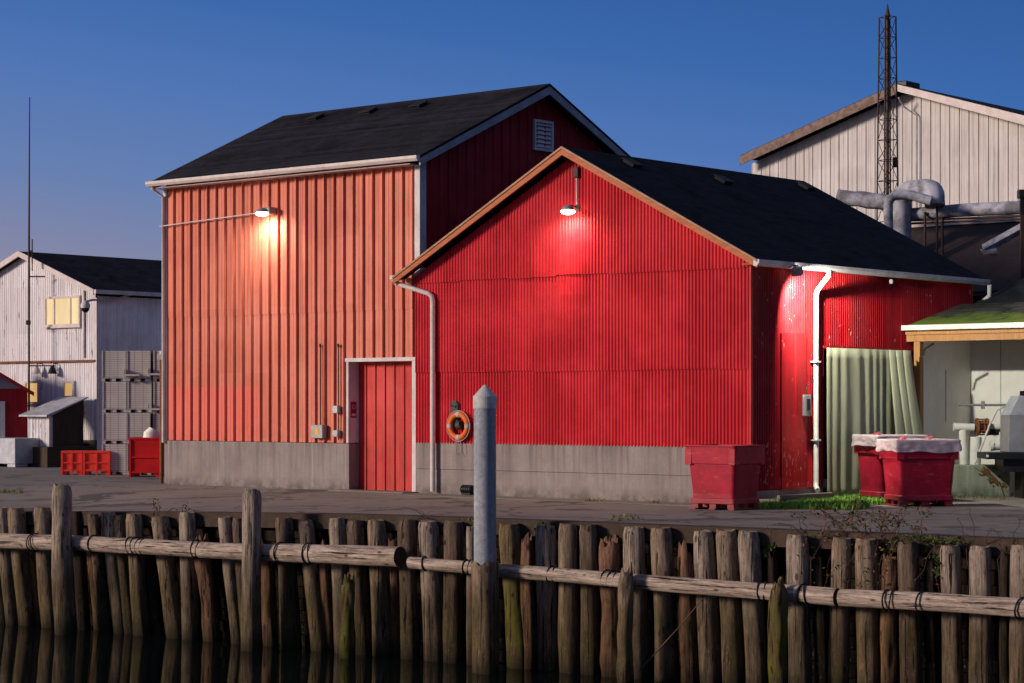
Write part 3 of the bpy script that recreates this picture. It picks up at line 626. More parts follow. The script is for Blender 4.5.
# machinery in the lean-to
YM = 46.2
def PW(px, py, Y=YM): return P(px, py, Y)
e = empty('metering_pump', 'white pipe pump with rusty flange and hose in front of the pale back wall', 'pump', PW(966, 466)*Vector((1,1,0)) if False else Vector((PW(966,466).x, YM, 0)))
o0 = e.location
def rel(px, py, Y=YM): return PW(px, py, Y)-Vector(o0)
MB().tube([rel(953.5,427),rel(956,427),rel(974,427.5)], .085, 14).tube([rel(988,427),rel(1006,427)], .07, 12).build('white_pipe', M['white_pvc'], e)
MB().tube([rel(963,430),rel(964,468),rel(964,495)], .09, 12).tube([rel(976,437),rel(975,470),rel(975,495)], .12, 12).build('standpipe', M['white_pvc'], e)
fm = MB()
for px in (977,980,983.5,987): fm.tube([rel(px-1,427),rel(px+1,427)], .19 if px in (977,987) else .14, 14)
for k in range(6):
    t = k*math.pi/3; dx = .16*math.sin(t); dz_ = .16*math.cos(t); a = rel(975,427)+Vector((0,dx,dz_)); b = rel(989,427)+Vector((0,dx,dz_)); fm.tube([a,b], .018, 6)
fm.build('flange', M['rust'], e)
MB().tube([rel(988,431.5),rel(1008,431.5)], .075, 12).build('coupling', M['black'], e)
MB().tube([rel(958,405,46.5),rel(1014,405,46.5)], .025, 8).box(*[v for v in (rel(986,405).x-.03,rel(986,405).x+.03)], .25,.36, rel(986,409).z, rel(986,401).z).build('rod', M['grey_metal'], e)
MB().tube([rel(1010,410,45.9),rel(1004,407,45.9),rel(997,410,45.9),rel(990,424,45.9),rel(983,443,45.9),rel(974,466,45.9)], .022, 8).build('hose', M['trim'], e)
MB().tube([rel(992,447,45.9),rel(1001,446,45.9)], .085, 10).tube([rel(1002,432,45.9),rel(1002,450,45.9)], .06, 10).tube([rel(990,446,45.9),rel(993,446,45.9)], .11, 10).build('valve', M['white_pvc'], e)
pb = P(1012, 452, 45.0)
e = empty('grey_machine', 'grey sloped metal machine cover standing on a black bench at the right edge', 'machine', (pb.x,45.0,0))
zb0 = pb.z; xl_ = P(1005,0,45).x-pb.x; 
MB().prism([(xl_,zb0),(xl_+1.4,zb0),(xl_+1.4,zb0+.75),(xl_+.02,zb0+.75)], -.3, .5, lambda u,v,w: (u,w,v)).build('machine_body', M['grey_metal'], e, bevel=.012)
MB().prism([(xl_+.02,zb0+.752),(xl_+1.4,zb0+.752),(xl_+1.0,zb0+1.15),(xl_+.22,zb0+1.15)], -.28, .48, lambda u,v,w: (u,w,v)).build('machine_hood', M['dull_metal'], e, bevel=.01)
MB().box(xl_+.3,xl_+.4,-.1,0,zb0+1.151,zb0+1.25).build('hood_knob', M['black'], e)
e = empty('black_bench', 'black steel bench under the grey machine cover', 'bench', (pb.x,45.0,0))
xb0 = P(983,0,45).x-pb.x
MB().box(xb0,xb0+2.4,-.4,.6,zb0-.14,zb0-.004).build('bench_top', M['black'], e, bevel=.015); MB().box(xb0+.35,xb0+2.4,-.3,.5,zb0-.40,zb0-.141).build('apron', M['black'], e)
for dx in (.75,2.1): MB().box(xb0+dx,xb0+dx+.16,-.25,.45,0,zb0-.401).build('leg', M['black'], e)
MB().tube([(xb0,-.41,zb0-.07),(xb0,-.43,zb0-.07)], .03, 10).build('bolt', M['trim'], e)
g1 = G(1010, 497); e_ = MB()
mb = MB().box(-1.55,.0,0,.75,0,.66); tag(mb.build('concrete_block', M['concrete_moss'], None, (g1.x,g1.y,0), bevel=.02, rz=R(-3)), 'long mossy concrete block on the ground right of the lined red tote', 'block')
# dead leaves stuck on its face are rust red creeper
mb = MB(); r2 = random.Random(3)
for k in range(46):
    t = r2.random(); cx = -.62+.5*t+.10*r2.gauss(0,1)*.6; cz = .56-.33*t+.05*r2.gauss(0,1); s_ = .02+.02*r2.random(); an = r2.random()*6
    mb.add([(cx+s_*math.cos(an+q)*(1 if q%2 else .6), -.012-.01*r2.random(), cz+s_*math.sin(an+q)) for q in (0,1.3,2.9,4.4)], [(0,1,2,3)])
mb.tube([(-.75,-.01,.62),(-.5,-.012,.46),(-.2,-.012,.25),(-.12,-.02,.0)], .006, 5)
tag(mb.build('dead_creeper', M['leaf_red'], None, (g1.x,g1.y,0), rz=R(-3)), 'small rust brown creeper on the mossy concrete block', 'plant')

# ------------------------------------------------------------------ totes
def loft(mb, levels, n=8, rad=.08, close_bottom=True):
    """rounded-rectangle rings (z, hx, hy)"""
    rings = []
    for (z, hx, hy) in levels:
        r = []
        for (cx, cy, a0) in ((hx-rad, hy-rad, 0), (-hx+rad, hy-rad, 90), (-hx+rad, -hy+rad, 180), (hx-rad, -hy+rad, 270)):
            for k in range(5): a = R(a0+k*22.5); r.append((cx+rad*math.cos(a), cy+rad*math.sin(a), z))
        rings.append(r)
    N = len(rings[0]); vs = [v for r in rings for v in r]
    mb.add(vs, [(i*N+k, i*N+(k+1)%N, (i+1)*N+(k+1)%N, (i+1)*N+k) for i in range(len(rings)-1) for k in range(N)], False)
    if close_bottom: mb.add(rings[0], [tuple(range(N))])
    return mb
def tote(loc, rz, label, L=1.2, W=1.05, H=1.18, mat='tote', group='red fish totes on the quay'):
    e = empty('fish_tote', label, 'tote', loc, rz, group); hx, hy = L/2, W/2
    mb = MB(); loft(mb, [(.155,hx-.085,hy-.085),(.30,hx-.08,hy-.08),(H-.36,hx-.035,hy-.035),(H-.35,hx-.035,hy-.035)], rad=.07)
    # inner shell
    loft(mb, [(H-.02,hx-.07,hy-.07),(.25,hx-.15,hy-.15),(.24,hx-.3,hy-.3)], rad=.06, close_bottom=False); mb.add([(-hx+.14,-hy+.14,.26),(hx-.14,-hy+.14,.26),(hx-.14,hy-.14,.26),(-hx+.14,hy-.14,.26)], [(0,1,2,3)])
    mb.build('tote_body', M[mat], e)
    mb = MB(); loft(mb, [(H-.35,hx-.04,hy-.04),(H-.34,hx-.005,hy-.005),(H-.03,hx+.015,hy+.015),(H-.025,hx+.025,hy+.025),(H,hx+.025,hy+.025),(H,hx-.06,hy-.06),(H-.03,hx-.07,hy-.07)], rad=.07, close_bottom=False)
    for sx_ in (-1,1):
        for sy_ in (-1,1): mb.box(sx_*hx-.14*(sx_ > 0)-.008*(sx_<0)+(.008 if sx_ > 0 else 0), sx_*hx+.14*(sx_ < 0)+(.008 if sx_ > 0 else -.008)*0+.0, sy_*hy-.012*(1 if sy_ < 0 else 11), sy_*hy+.012*(1 if sy_ > 0 else 11), H-.36, H-.06)
    mb.build('tote_rim', M[mat], e, bevel=.006)
    mb = MB(); loft(mb, [(.11,hx-.06,hy-.06),(.20,hx-.06,hy-.06),(.215,hx-.085,hy-.085)], rad=.05)
    for cx in (-hx+.155, 0, hx-.155):
        for cy in (-hy+.155, 0, hy-.155): mb.box(cx-.075, cx+.075, cy-.075, cy+.075, .02, .11)
    for cx in (-hx+.12, 0, hx-.12): mb.box(cx-.07, cx+.07, -hy+.05, hy-.05, 0, .03)
    mb.build('pallet_base', M[mat], e, bevel=.008)
    return e
p = G(735, 511); fr = Frame(p.x, p.y, TH); c = fr.W(-.55, .48, 0)
tote((c.x,c.y,.0), TH, 'open empty dark red tote standing alone in front of the corrugated shed corner', L=1.1, W=.96)
p = G(897, 507); fr = Frame(p.x, p.y, R(9)); c = fr.W(.61, .54, 0); t2 = tote((c.x,c.y,.0), R(9), 'nearest red tote with white plastic liner, beside the lean-to', H=1.24)
p = G(878, 503); fr = Frame(p.x, p.y, R(17)); c = fr.W(.52, .52, 0)
t3 = tote((c.x,c.y,.0), R(17), 'red tote with plastic liner half hidden behind the nearer lined tote', H=1.30, L=1.04, W=1.04)
def liner(t, L, W, H, label, seed):
    mb = MB(); hx, hy = L/2+.035, W/2+.035; n = 140; rows = 12; vs = []
    for j in range(rows+1):
        for i in range(n):
            u = i/n*4; sd_ = int(u); q = u-sd_
            x, y = [(-hx+2*hx*q, -hy), (hx, -hy+2*hy*q), (hx-2*hx*q, hy), (-hx, hy-2*hy*q)][sd_]
            nz = noise.noise(Vector((x*4, y*4, j*.3+seed))); n2 = noise.noise(Vector((x*9, y*9, j*.5+seed*2)))*.8
            if j <= 3:   # inside the rim going out
                k = (3-j)*.06; z = H+.022+.012*n2+(-.03 if j == 0 else 0); s_ = 1-k/hx
                vs.append((x*s_, y*s_, z))
            else:
                d = (j-3)/(rows-3); depth = .22+.05*noise.noise(Vector((x*2.2,y*2.2,seed)))
                s_ = 1+(.008+.014*n2+.014*nz)/hx*(.5+d)
                vs.append((x*s_, y*s_, H+.02-depth*d))
    mb.add(vs, [(j*n+i, j*n+(i+1)%n, (j+1)*n+(i+1)%n, (j+1)*n+i) for j in range(rows) for i in range(n)], True)
    # sagging sheet over the load
    g = 22; vs = []
    for a in range(g+1):
        for b in range(g+1):
            x = (-1+2*a/g)*(hx-.16); y = (-1+2*b/g)*(hy-.16); vs.append((x, y, H+.0+.05*noise.noise(Vector((x*3,y*3,seed)))+.025*noise.noise(Vector((x*9,y*9,seed)))))
    mb.add(vs, [(a*(g+1)+b, (a+1)*(g+1)+b, (a+1)*(g+1)+b+1, a*(g+1)+b+1) for a in range(g) for b in range(g)], True)
    tag(mb.build('plastic_liner', M['liner'], None, t.location.copy(), rz=t.rotation_euler.z), label, 'plastic liner', 'plastic tote liners')
liner(t2, 1.2, 1.05, 1.24, 'crumpled white plastic liner folded over the rim of the nearest right tote', 3)
liner(t3, 1.04, 1.04, 1.30, 'crumpled white plastic liner over the tote behind, beside the green curtain', 9)
for t, sp in ((t2, [(-.25,.10,.01),(.30,.15,.01)]), (t3, [(-.2,.1,.01)])):
    mb = MB()
    for (x, y, h) in sp: mb.tube([(x,y,-.06),(x,y,h*.5),(x+.02,y,h*.6)], [.13,.12,.07], 8); o = mb.build('red_lid', M['tote'], t); o.location.z = (1.25 if t is t2 else 1.31)-.0; mb = MB()

# ------------------------------------------------------------------ left: red bins
def bin_box(px0, px1, pyt, pyb, rz, label, mat, panels, group, depth=.6):
    g = G(px0, pyb); g2 = G(px1, pyb); L = (g2-g).length; H = (pyb-pyt)*g.y/F
    e = empty('storage_bin', label, 'bin', (g.x,g.y,0), rz, group)
    mb = MB(); mb.box(.02,L-.02,.02,depth-.02,.10,.14).box(.02,L-.02,.02,.06,.141,H-.06).box(.02,L-.02,depth-.06,depth-.02,.141,H-.06).box(.02,.06,.061,depth-.061,.141,H-.06).box(L-.06,L-.02,.061,depth-.061,.141,H-.06); mb.build('bin_body', M[mat], e)
    mb = MB(); mb.box(0,L,0,.065,H-.059,H).box(0,L,depth-.065,depth,H-.059,H).box(0,.065,.066,depth-.066,H-.059,H).box(L-.065,L,.066,depth-.066,H-.059,H); mb.build('bin_rim', M[mat], e, bevel=.008)
    mb = MB()
    for k in range(panels+1):
        x = k*(L-.05)/panels; mb.box(x,x+.05,-.012,.019,.0,H-.061)
    mb.box(.051,L-.051,-.006,.018,H*.48,H*.48+.04) ; mb.box(.051,L-.051,-.006,.018,.10,.15); mb.build('bin_frame', M[mat], e)
    for x in (.02, L-.14): MB().box(x,x+.12,.03,depth-.03,0,.099).build('foot', M[mat], e)
    return e
bin_box(61, 82.3, 451, 475, R(2), 'orange-red slatted bin, left one of the low pair on the asphalt', 'tote_orange', 2, 'low orange-red bins')
bin_box(83, 110, 451, 475, R(2), 'orange-red slatted bin, right one of the low pair on the asphalt', 'tote_orange', 2, 'low orange-red bins')
tb = bin_box(129, 160.5, 437.5, 477, R(0), 'taller bright red bin by the rusty pole at the tall barn corner', 'tote_bright', 1, 'low orange-red bins', .9)
tb['group'] = ''; del tb['group']
p = P(156, 437, 59.0); mb = MB(); mb.tube([p-Vector((0,0,.42)), p-Vector((0,0,.1)), p+Vector((0,0,.12)), p+Vector((.05,0,.24))], [.17,.22,.20,.10], 12, jitter=.5)
mb.v = [(x-p.x, y-p.y, z-p.z) for x,y,z in mb.v]
tag(mb.build('white_sack', M['panel_white'], None, p+Vector((0,-.8,0))), 'white sack standing in the taller red bin', 'sack')
p = G(161.5, 483.5); e = empty('rusty_pole', 'slim rusty pole with white cap beside the tall barn left corner', 'pole', (p.x,p.y,0))
H = (483.5-360)*p.y/F; MB().tube([(0,0,0),(0,0,H)], .045, 8).build('shaft', M['rust'], e); MB().box(-.09,.09,-.09,.09,H,H+.13).tube([(0,0,H+.13),(0,0,H+.22)], .05, 8).build('cap', M['trim'], e, bevel=.01)

# grey crates
words_c = ['leftmost', 'middle', 'rightmost']; words_r = ['bottom', 'second lowest', 'second highest', 'top']
pc = G(101, 475); cw = 25.2*pc.y/F; chh = 31.2*pc.y/F
def crate_proto():
    e = empty('slatted_crate', 'x', 'crate', (0,0,0), 0, 'grey slatted crates stacked by the white house')
    MB().box(.01,cw-.01,.0,.8,.11,chh-.012).build('crate_body', M['crate'], e, bevel=.01)
    mb = MB().box(.0,cw,-.012,.81,.085,.108)
    for x in (0, cw/2-.05, cw-.10): mb.box(x,x+.10,0,.8,0,.084)
    mb.build('pallet', M['crate'], e)
    mb = MB()
    for x in (.012, cw-.052): mb.box(x,x+.04,-.02,-.002,.11,chh-.015)
    mb.build('corner_post', M['crate'], e)
    return e
proto = crate_proto(); first = True
for ci in range(3):
    for ri in range(4):
        e = proto if first else copy_tree(proto); first = False
        e.location = (pc.x+ci*(cw+.012)+rnd.uniform(-.025,.02), pc.y+rnd.uniform(-.03,.10)+.12*(ci==0), ri*chh)
        e['label'] = f'grey slatted crate, {words_r[ri]} of the {words_c[ci]} stack beside the white house'
for k, (px, py) in enumerate(((148,374),(148,409),(124,375))):
    p = P(px, py, pc.y-.1); tag(MB().box(-.02,.42,-.06,.06,-.03,.02).box(-.02,.02,-.061,.061,.021,.16).build('bracket_shelf', M['trim'], None, p), ['pale timber bracket on the upper crate joint near the barn','pale timber bracket on the lower crate joint near the barn','pale timber bracket between the left and middle crate stacks'][k], 'bracket', 'pale timber brackets on the crates')

# ------------------------------------------------------------------ white house on the left
HF = Frame(-12.83, 68.0, TH)
wh = empty('white_house', 'old white corrugated metal house with dark roof and lit yellow windows at left', 'house', (-12.83,68,0), TH)
hp = -3.49; HR = 6.78; mh = .36; HL = 8.6; DH = 15
toph = lambda a: HR-.12-mh*abs(a-hp)
mb = MB(); fh = fr_front(0); zs_ = HF.fz(359, -.5, 0)
wall(mb, corr(-HL, -.0, .11, .014, 6), .8, toph, fh, (zs_,), True, lift=.06); mb.build('gable_wall', M['white_corr'], wh)
mb = MB(); wall(mb, corr(0, DH, .11, .012, 4), .3, lambda a: 5.26, fr_side(0), (), True); mb.build('side_wall', M['white_side'], wh)
mb = MB(); mb.box(-HL,-.02,.02,.2,0,.8).box(-4.2,-.0,-1.9,.01,0,.61); mb.build('foundation', M['plywood'], wh)
mb = MB()
for s_, e in ((1, 3.49+.25), (-1, 5.3)):
    mb.prism([(hp,HR),(hp+s_*e,HR-mh*e),(hp+s_*e,HR-mh*e-.06),(hp,HR-.06)], -.3, DH+.3, lambda u,v,w: (u,w,v))
mb.build('roof', M['shingle'], wh)
mb = MB()
for s_, e in ((1, 3.49+.25), (-1, 5.3)): mb.prism([(hp,HR+.01),(hp+s_*e,HR-mh*e+.01),(hp+s_*e,HR-mh*e-.16),(hp,HR-.17)], -.35, -.305, lambda u,v,w: (u,w,v))
mb.build('rake_board', M['trim_pink'], wh)
ez = HR-mh*(3.49+.25); MB().box(.24,.36,-.33,DH,ez-.12,ez).build('gutter', M['trim'], wh)
MB().box(-.06,.06,-.06,-.016,.8,5.2).build('corner_trim', M['trim_pink'], wh)
xx = HF.fx(85, -.05); MB().box(xx-.04,xx+.04,-.14,-.09,zs_+.05,5.6).build('downspout', M['trim_pink'], wh)
MB().box(-HL,.0,-.10,-.085,zs_-.09,zs_-.03).build('seam_trim', M['rust'], wh)
# rust streaks sit on the sheets as thin flanges of old brackets
def house_window(px0, px1, pyt, pyb, mull, mat, y=-.10):
    x0, x1 = HF.fx(px0, y), HF.fx(px1, y); z0, z1 = HF.fz(pyb, x0, y), HF.fz(pyt, x0, y); f_ = .07
    w = MB().box(x0,x1,y-.04,.0,z0,z0+f_).box(x0,x1,y-.04,0,z1-f_,z1).box(x0,x0+f_,y-.04,0,z0+f_,z1-f_).box(x1-f_,x1,y-.04,0,z0+f_,z1-f_)
    for m_ in mull: xm = x0+(x1-x0)*m_; w.box(xm-.025,xm+.025,y-.03,0,z0+f_,z1-f_)
    w = w.build('window', M['trim_pink'], wh); MB().box(x0+f_,x1-f_,y+.01,y+.02,z0+f_,z1-f_).build('pane', M[mat], w)
    MB().box(x0-.06,x1+.06,y-.08,y-.042,z0-.05,z0-.002).build('sill', M['trim_pink'], w)
house_window(45, 80.5, 297, 327, (.27,.73), 'win_lit'); house_window(25, 39.5, 381, 404, (), 'win_dim', -.04); house_window(63.5, 74.5, 381, 398, (), 'win_dim', -.04)
for px, py, lab in ((39.5, 370, 'pale bell shaped lamp hood on the white house wall above the small left window'), (55.5, 370, 'small dark lamp hood on the white house wall between two small windows')):
    x = HF.fx(px,-.1); e = empty('hood_lamp', lab, 'wall lamp', HF.W(x,-.02,HF.fz(py,x,-.1)), TH)
    MB().tube([(0,0,.2),(0,-.15,.2),(0,-.2,.12)], .015, 6).build('bracket', M['dark_iron'], e); MB().tube([(0,-.2,.14),(0,-.2,.05),(0,-.2,-.12)], [.04,.09,.15], 12, caps=False).build('lamp_shade', M['trim' if px < 50 else 'black'], e)
# dome camera on its arm at the corner
x = .12; z = HF.fz(309, 0, -.2)
e = empty('dome_camera', 'white dome camera with dark lens on a pipe arm at the white house corner', 'camera', HF.W(0,0,z), TH)
MB().tube([(.03,1.6,.55),(.14,1.3,.52),(.16,.5,.30),(.05,-.2,.28),(-.0,-.45,.22)], .035, 8).build('arm', M['trim'], e)
MB().tube([(0,-.45,.24),(0,-.45,.12),(0,-.45,.02)], [.08,.15,.14], 12).build('camera_housing', M['trim'], e); MB().tube([(0,-.45,.02),(0,-.45,-.06),(0,-.45,-.12)], [.13,.11,.04], 12).build('lens', M['black'], e)
# fill light added to brighten the house side, switched off
spot('house_fill_light', (.5,.2,.3), (1.6,6,-3.2), 0.0001, 100, (1,.9,.85), .2, 1, e) if False else None
# round red sign on house side
yy = HF.fy(161.5, .05)
# mast
pm = HF.W(HF.fx(29,-.7), -.7, 0); e = empty('whip_mast', 'tall thin whip antenna mast in front of the white house gable', 'antenna', (pm.x,pm.y,0))
zt_ = CZ+(HY-236)*pm.y/F; zt2 = CZ+(HY-97)*pm.y/F
MB().tube([(0,0,0),(0,0,zt_)], .033, 8).tube([(.10,0,zt_-1.1),(.10,0,zt_-.1)], .02, 6).box(-.03,.12,-.02,.02,zt_-.5,zt_-.45).box(-.03,.8,.02,.06,3.1,3.14).box(-.03,.5,.02,.06,5.9,5.94).build('mast_pole', M['dark_iron'], e); MB().tube([(0,0,zt_),(0.02,0,zt2)], [.032,.016], 6).build('whip', M['dark_iron'], e)
MB().box(-.09,.05,-.07,.07,4.4,4.55).build('antenna_box', M['dark_iron'], e, bevel=.03)

# red hut far left
p = G(27.5, 468); p = Vector((P(27.5,0,68.3).x, 68.3, 0)); rz = R(12.4); hf = Frame(p.x,p.y,rz)
e = empty('red_hut', 'small red hut, shade painted into its walls, with white gable and door at the far left edge', 'hut', p, rz); hz = CZ+(HY-388)*68.3/F
MB().box(-3.4,0,0,1.5,0,hz-.02).build('wall', M['dark_red_rib'], e)  # the shade on the hut is put into this darker red
pk = -1.55; rise = .92
MB().prism([(-3.25,hz-.01),(-.02,hz-.01),(pk,hz+rise-.12)], -.01, 1.5, lambda u,v,w: (u,w,v)).build('gable', M['louvre'], e)
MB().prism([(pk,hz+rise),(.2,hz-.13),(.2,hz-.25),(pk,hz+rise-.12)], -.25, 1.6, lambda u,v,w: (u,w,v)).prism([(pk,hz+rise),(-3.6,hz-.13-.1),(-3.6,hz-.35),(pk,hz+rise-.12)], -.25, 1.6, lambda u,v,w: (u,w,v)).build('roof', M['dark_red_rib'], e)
MB().box(-1.55,-.68,-.03,-.002,.0,2.0).build('door', M['trim'], e)
# galvanised tank/block
g = G(15, 467.5); e = tag(MB().box(-2.0,0,0,2.15,.10,.88).box(-1.98,-1.6,.02,2.1,0,.099).box(-.42,-.02,.02,.5,0,.099).box(-.42,-.02,1.4,2.1,0,.099).build('steel_tank', M['dull_metal'], None, (g.x,g.y,0), bevel=.02, rz=TH), 'grey steel box tank in front of the red hut', 'tank')
# lean-to at the house wall
p = P(49.5, 0, 66.9); p.z = .62; e = empty('tin_lean_to', 'small tin roofed lean-to with dark open side against the white house', 'lean-to', p, TH)
lf = Frame(p.x,p.y,TH); L_ = -lf.fx(27.5); ztl = CZ+(HY-415)*66.9/F-.62
dl = 1.30; zth = lf.fz(398, 0, dl)-.62
mb = MB(); wall(mb, corr(-L_, -.12, .15, .02), 0, lambda a: ztl-.03, fr_front(0), (), True); mb.build('front_wall', M['white_corr'], e)
MB().prism([(-.25,ztl),(dl+.05,zth+.04),(dl+.05,zth),(-.25,ztl-.05)], -L_-.1, .18, lambda u,v,w: (w,u,v)).build('roof', M['dull_metal'], e)
MB().box(-.12,.02,-.03,.1,0,ztl-.04).build('post', M['trim'], e)
MB().prism([(.1,0),(dl,0),(dl,zth-.03),(.1,ztl-.04)], -.06, 0, lambda u,v,w: (w,u,v)).build('side_panel', M['plywood'], e)

# ------------------------------------------------------------------ big pale building on the right
X0 = (752-512)*79/F; RF = Frame(X0, 79, TH); rb = empty('pale_warehouse', 'large pale ribbed metal warehouse with brown fascia behind the lattice mast', 'warehouse', (X0,79,0), TH)
pkx = RF.fx(905, 0); RR = RF.fz(83.5, pkx, -.5); xL = RF.fx(741, -.5); mr = (RR-RF.fz(155.5, xL, -.5))/(pkx-xL); RW = pkx*2
topr = lambda a: RR-.30-mr*abs(a-pkx)
mb = MB(); wall(mb, ribs(0, RW, .36, .028, .025, .06, True), 0, topr, fr_front(0)); mb.build('front_wall', M['pale_rib'], rb)
MB().box(-.02,.03,.01,20,0,topr(0)).box(RW-.03,RW,.01,20,0,topr(0)).build('side_wall', M['pale_rib'], rb)
mb = MB(); e_ = pkx-xL
for s_ in (-1,1): mb.prism([(pkx,RR),(pkx+s_*e_,RR-mr*e_),(pkx+s_*e_,RR-mr*e_-.1),(pkx,RR-.1)], -.55, 22, lambda u,v,w: (u,w,v))
mb.build('roof', M['shingle'], rb)
for s_, mt in ((-1,'brown_fascia'),(1,'trim_pink')):
    MB().prism([(pkx,RR-.03),(pkx+s_*e_,RR-mr*e_-.03),(pkx+s_*e_,RR-mr*e_-.36),(pkx,RR-.36 if s_<0 else RR-.26)], -.60, -.555, lambda u,v,w: (u,w,v)).build('rake_board', M[mt], rb)
MB().box(pkx-.22,pkx+.3,-.4,.5,RR-.1,RR+.09).build('ridge_cap', M['black'], rb, bevel=.03)
xx = RF.fx(917,-.1); MB().tube([(pkx+.1,-.6,RR-.5),(pkx+.15,-.3,RR-.8),(xx,-.12,RR-1.1),(xx,-.12,3)], .03, 8).build('downspout', M['dull_metal'], rb)

# lattice mast
YT = 66.0; sT = F/YT; cx = (887.5-512)/sT; zt = CZ+(HY-17)/sT; e = empty('lattice_mast', 'tall dark steel lattice mast rising in front of the pale warehouse', 'mast', (cx,YT,0), R(20))
mb = MB(); br = MB(); nseg = 22; hw = lambda z: .29-.11*z/zt
cor = [(-1,-1),(1,-1),(1,1),(-1,1)]
for (a, b) in cor: mb.tube([(a*hw(0),b*hw(0),0),(a*hw(zt),b*hw(zt),zt)], .024, 6)
for k in range(nseg):
    z0 = k*zt/nseg; z1 = (k+1)*zt/nseg
    for q in range(4):
        a = cor[q]; b = cor[(q+1)%4]
        if k % 2: a, b = b, a
        br.tube([(a[0]*hw(z0),a[1]*hw(z0),z0),(b[0]*hw(z1),b[1]*hw(z1),z1)], .012, 4); br.tube([(cor[q][0]*hw(z1),cor[q][1]*hw(z1),z1),(cor[(q+1)%4][0]*hw(z1),cor[(q+1)%4][1]*hw(z1),z1)], .011, 4)
mb.build('mast_leg', M['dark_iron'], e); br.build('bracing', M['dark_iron'], e)
MB().tube([(0,0,0),(0,0,zt+.1)], .05, 8).build('core_pipe', M['dark_iron'], e); MB().tube([(0,0,zt),(0,0,zt+.15),(0,0,zt+.4)], [.10,.06,.01], 8).build('mast_tip', M['dark_iron'], e); MB().box(.2,.32,-.05,.05,zt-4.5,zt-4.2).build('mast_box', M['dark_iron'], e)

# low brown workshop with pipe rack behind the shed
wf = Frame(P(903,0,58).x-1.2, 60.0, TH)
e = empty('brown_workshop', 'low workshop with dark brown metal roof behind the corrugated shed', 'workshop', (wf.o.x,wf.o.y,0), TH)
zr = CZ+(HY-224)*58/F; ze_ = zr-2.0
mb = MB(); wall(mb, ribs(0,12,.4,.03,.04,.08,False), 0, lambda a: 0, lambda a,o_,z: (a, (0 if z < .01 else 0), z))
mb = MB(); mb.prism([(-3.6,ze_),(0,zr),(0,zr-.08),(-3.6,ze_-.08)], 0, 13, lambda u,v,w: (w,u,v)); mb.prism([(0,zr-.002),(4,zr-1.8),(4,zr-1.9),(0,zr-.08)], 0, 13, lambda u,v,w: (w,u,v)); mb.build('roof', M['brown_roof'], e)
MB().box(.1,12.9,-3.4,3.6,0,ze_-.1).build('wall', M['plywood'], e); MB().box(-.05,13,-.16,-.02,zr-.05,zr+.13).build('ridge_flashing', M['trim_pink'], e)
def world_tube(name, pts, r, mat, label, cat, n=12, par=None, parts=()):
    o0 = Vector(pts[0]); mb = MB().tube([Vector(p)-o0 for p in pts], r, n, jitter=.18 if mat == 'duct' else 0)
    return tag(mb.build(name, M[mat], None, o0), label, cat)
def smooth_path(pts, k=5):
    out = [Vector(pts[0])]
    for i in range(1, len(pts)-1):
        a, b, c = Vector(pts[i-1]), Vector(pts[i]), Vector(pts[i+1]); d = min((a-b).length, (c-b).length)*.45
        p0 = b+(a-b).normalized()*d; p1 = b+(c-b).normalized()*d
        for j in range(k+1): t = j/k; out.append(p0*(1-t)**2+b*2*t*(1-t)+p1*t*t)
    out.append(Vector(pts[-1])); return out
world_tube('insulated_duct', smooth_path([P(838,197,57.6),P(866,199.5,57.3),P(895,204,57)]), .20, 'duct', 'grey insulated duct lying level just above the dark shed roof', 'duct')
world_tube('insulated_duct', smooth_path([P(901,260,56.6),P(901,190,56.6),P(934,190,56),P(935,206,55.9)]), .26, 'duct', 'thick grey insulated duct arching over at right of the level duct', 'duct', 14)
world_tube('insulated_duct', smooth_path([P(889,260,55.6),P(888,197.5,55.6),P(906,194,55.6),P(931,201,55.4)]), .12, 'duct', 'thin grey pipe hooking around the thick insulated duct', 'duct')
world_tube('rack_pipe', [P(900,215.5,56.9),P(960,210.5,56),P(1060,205.5,54.6)], .165, 'duct', 'long pale pipe running to the right edge above the brown roof', 'pipe')
for py, lab in ((219.5,'upper thin brown conduit under the long pale pipe'), (222.5,'lower thin brown conduit under the long pale pipe')):
    world_tube('rack_conduit', [P(898,py+1.5,56.9),P(1060,py-5,54.6)], .03, 'dark_iron', lab, 'conduit', 6)
e = empty('pipe_rack_frame', 'thin steel posts carrying the long pale pipe above the brown roof', 'pipe rack', (P(925,0,56.3).x,56.3,0))
for px, Y_ in ((925,56.3),(942.5,56.2),(937,55.9)):
    q = P(px, 212 if px != 937 else 197, Y_); q2 = P(px, 262, Y_); MB().tube([(q.x-e.location.x,q.y-56.3,2),(q.x-e.location.x,q.y-56.3,q.z)], .035, 6).build('post', M['dark_iron'], e)
p0, p1 = P(984,249,53.5), P(1022,228,53.5)
mb = MB(); d = (p1-p0); mb.tube([Vector((0,0,0)), d], .12, 4, smooth=False); mb.tube([Vector((0,0,.0)), Vector((-.0,0,-.05)), Vector((.3,0,-.06))], .10, 8)
tag(mb.build('chute', M['duct'], None, p0), 'slanting bluish grey chute above the mossy roof at the right edge', 'chute')
pq = P(1022.5, 215, 53.2); e = empty('rack_post', 'dark upright post at the right edge beside the slanting chute', 'post', (pq.x,53.2,0)); MB().box(-.05,.07,-.06,.06,0,pq.z).build('post_shaft', M['dark_iron'], e); MB().box(-.1,.3,-.15,.15,CZ+(HY-198)*53.2/F,CZ+(HY-190)*53.2/F).box(-.06,.06,-.06,.06,pq.z,CZ+(HY-198.1)*53.2/F).build('black_fitting', M['black'], e)

# ------------------------------------------------------------------ quay: bulkhead, cap, piles, rails
e = empty('timber_bulkhead', 'dark timber plank bulkhead holding the quay behind the round piles', 'bulkhead', Q(0,0,0), math.atan2(QE.y,QE.x))
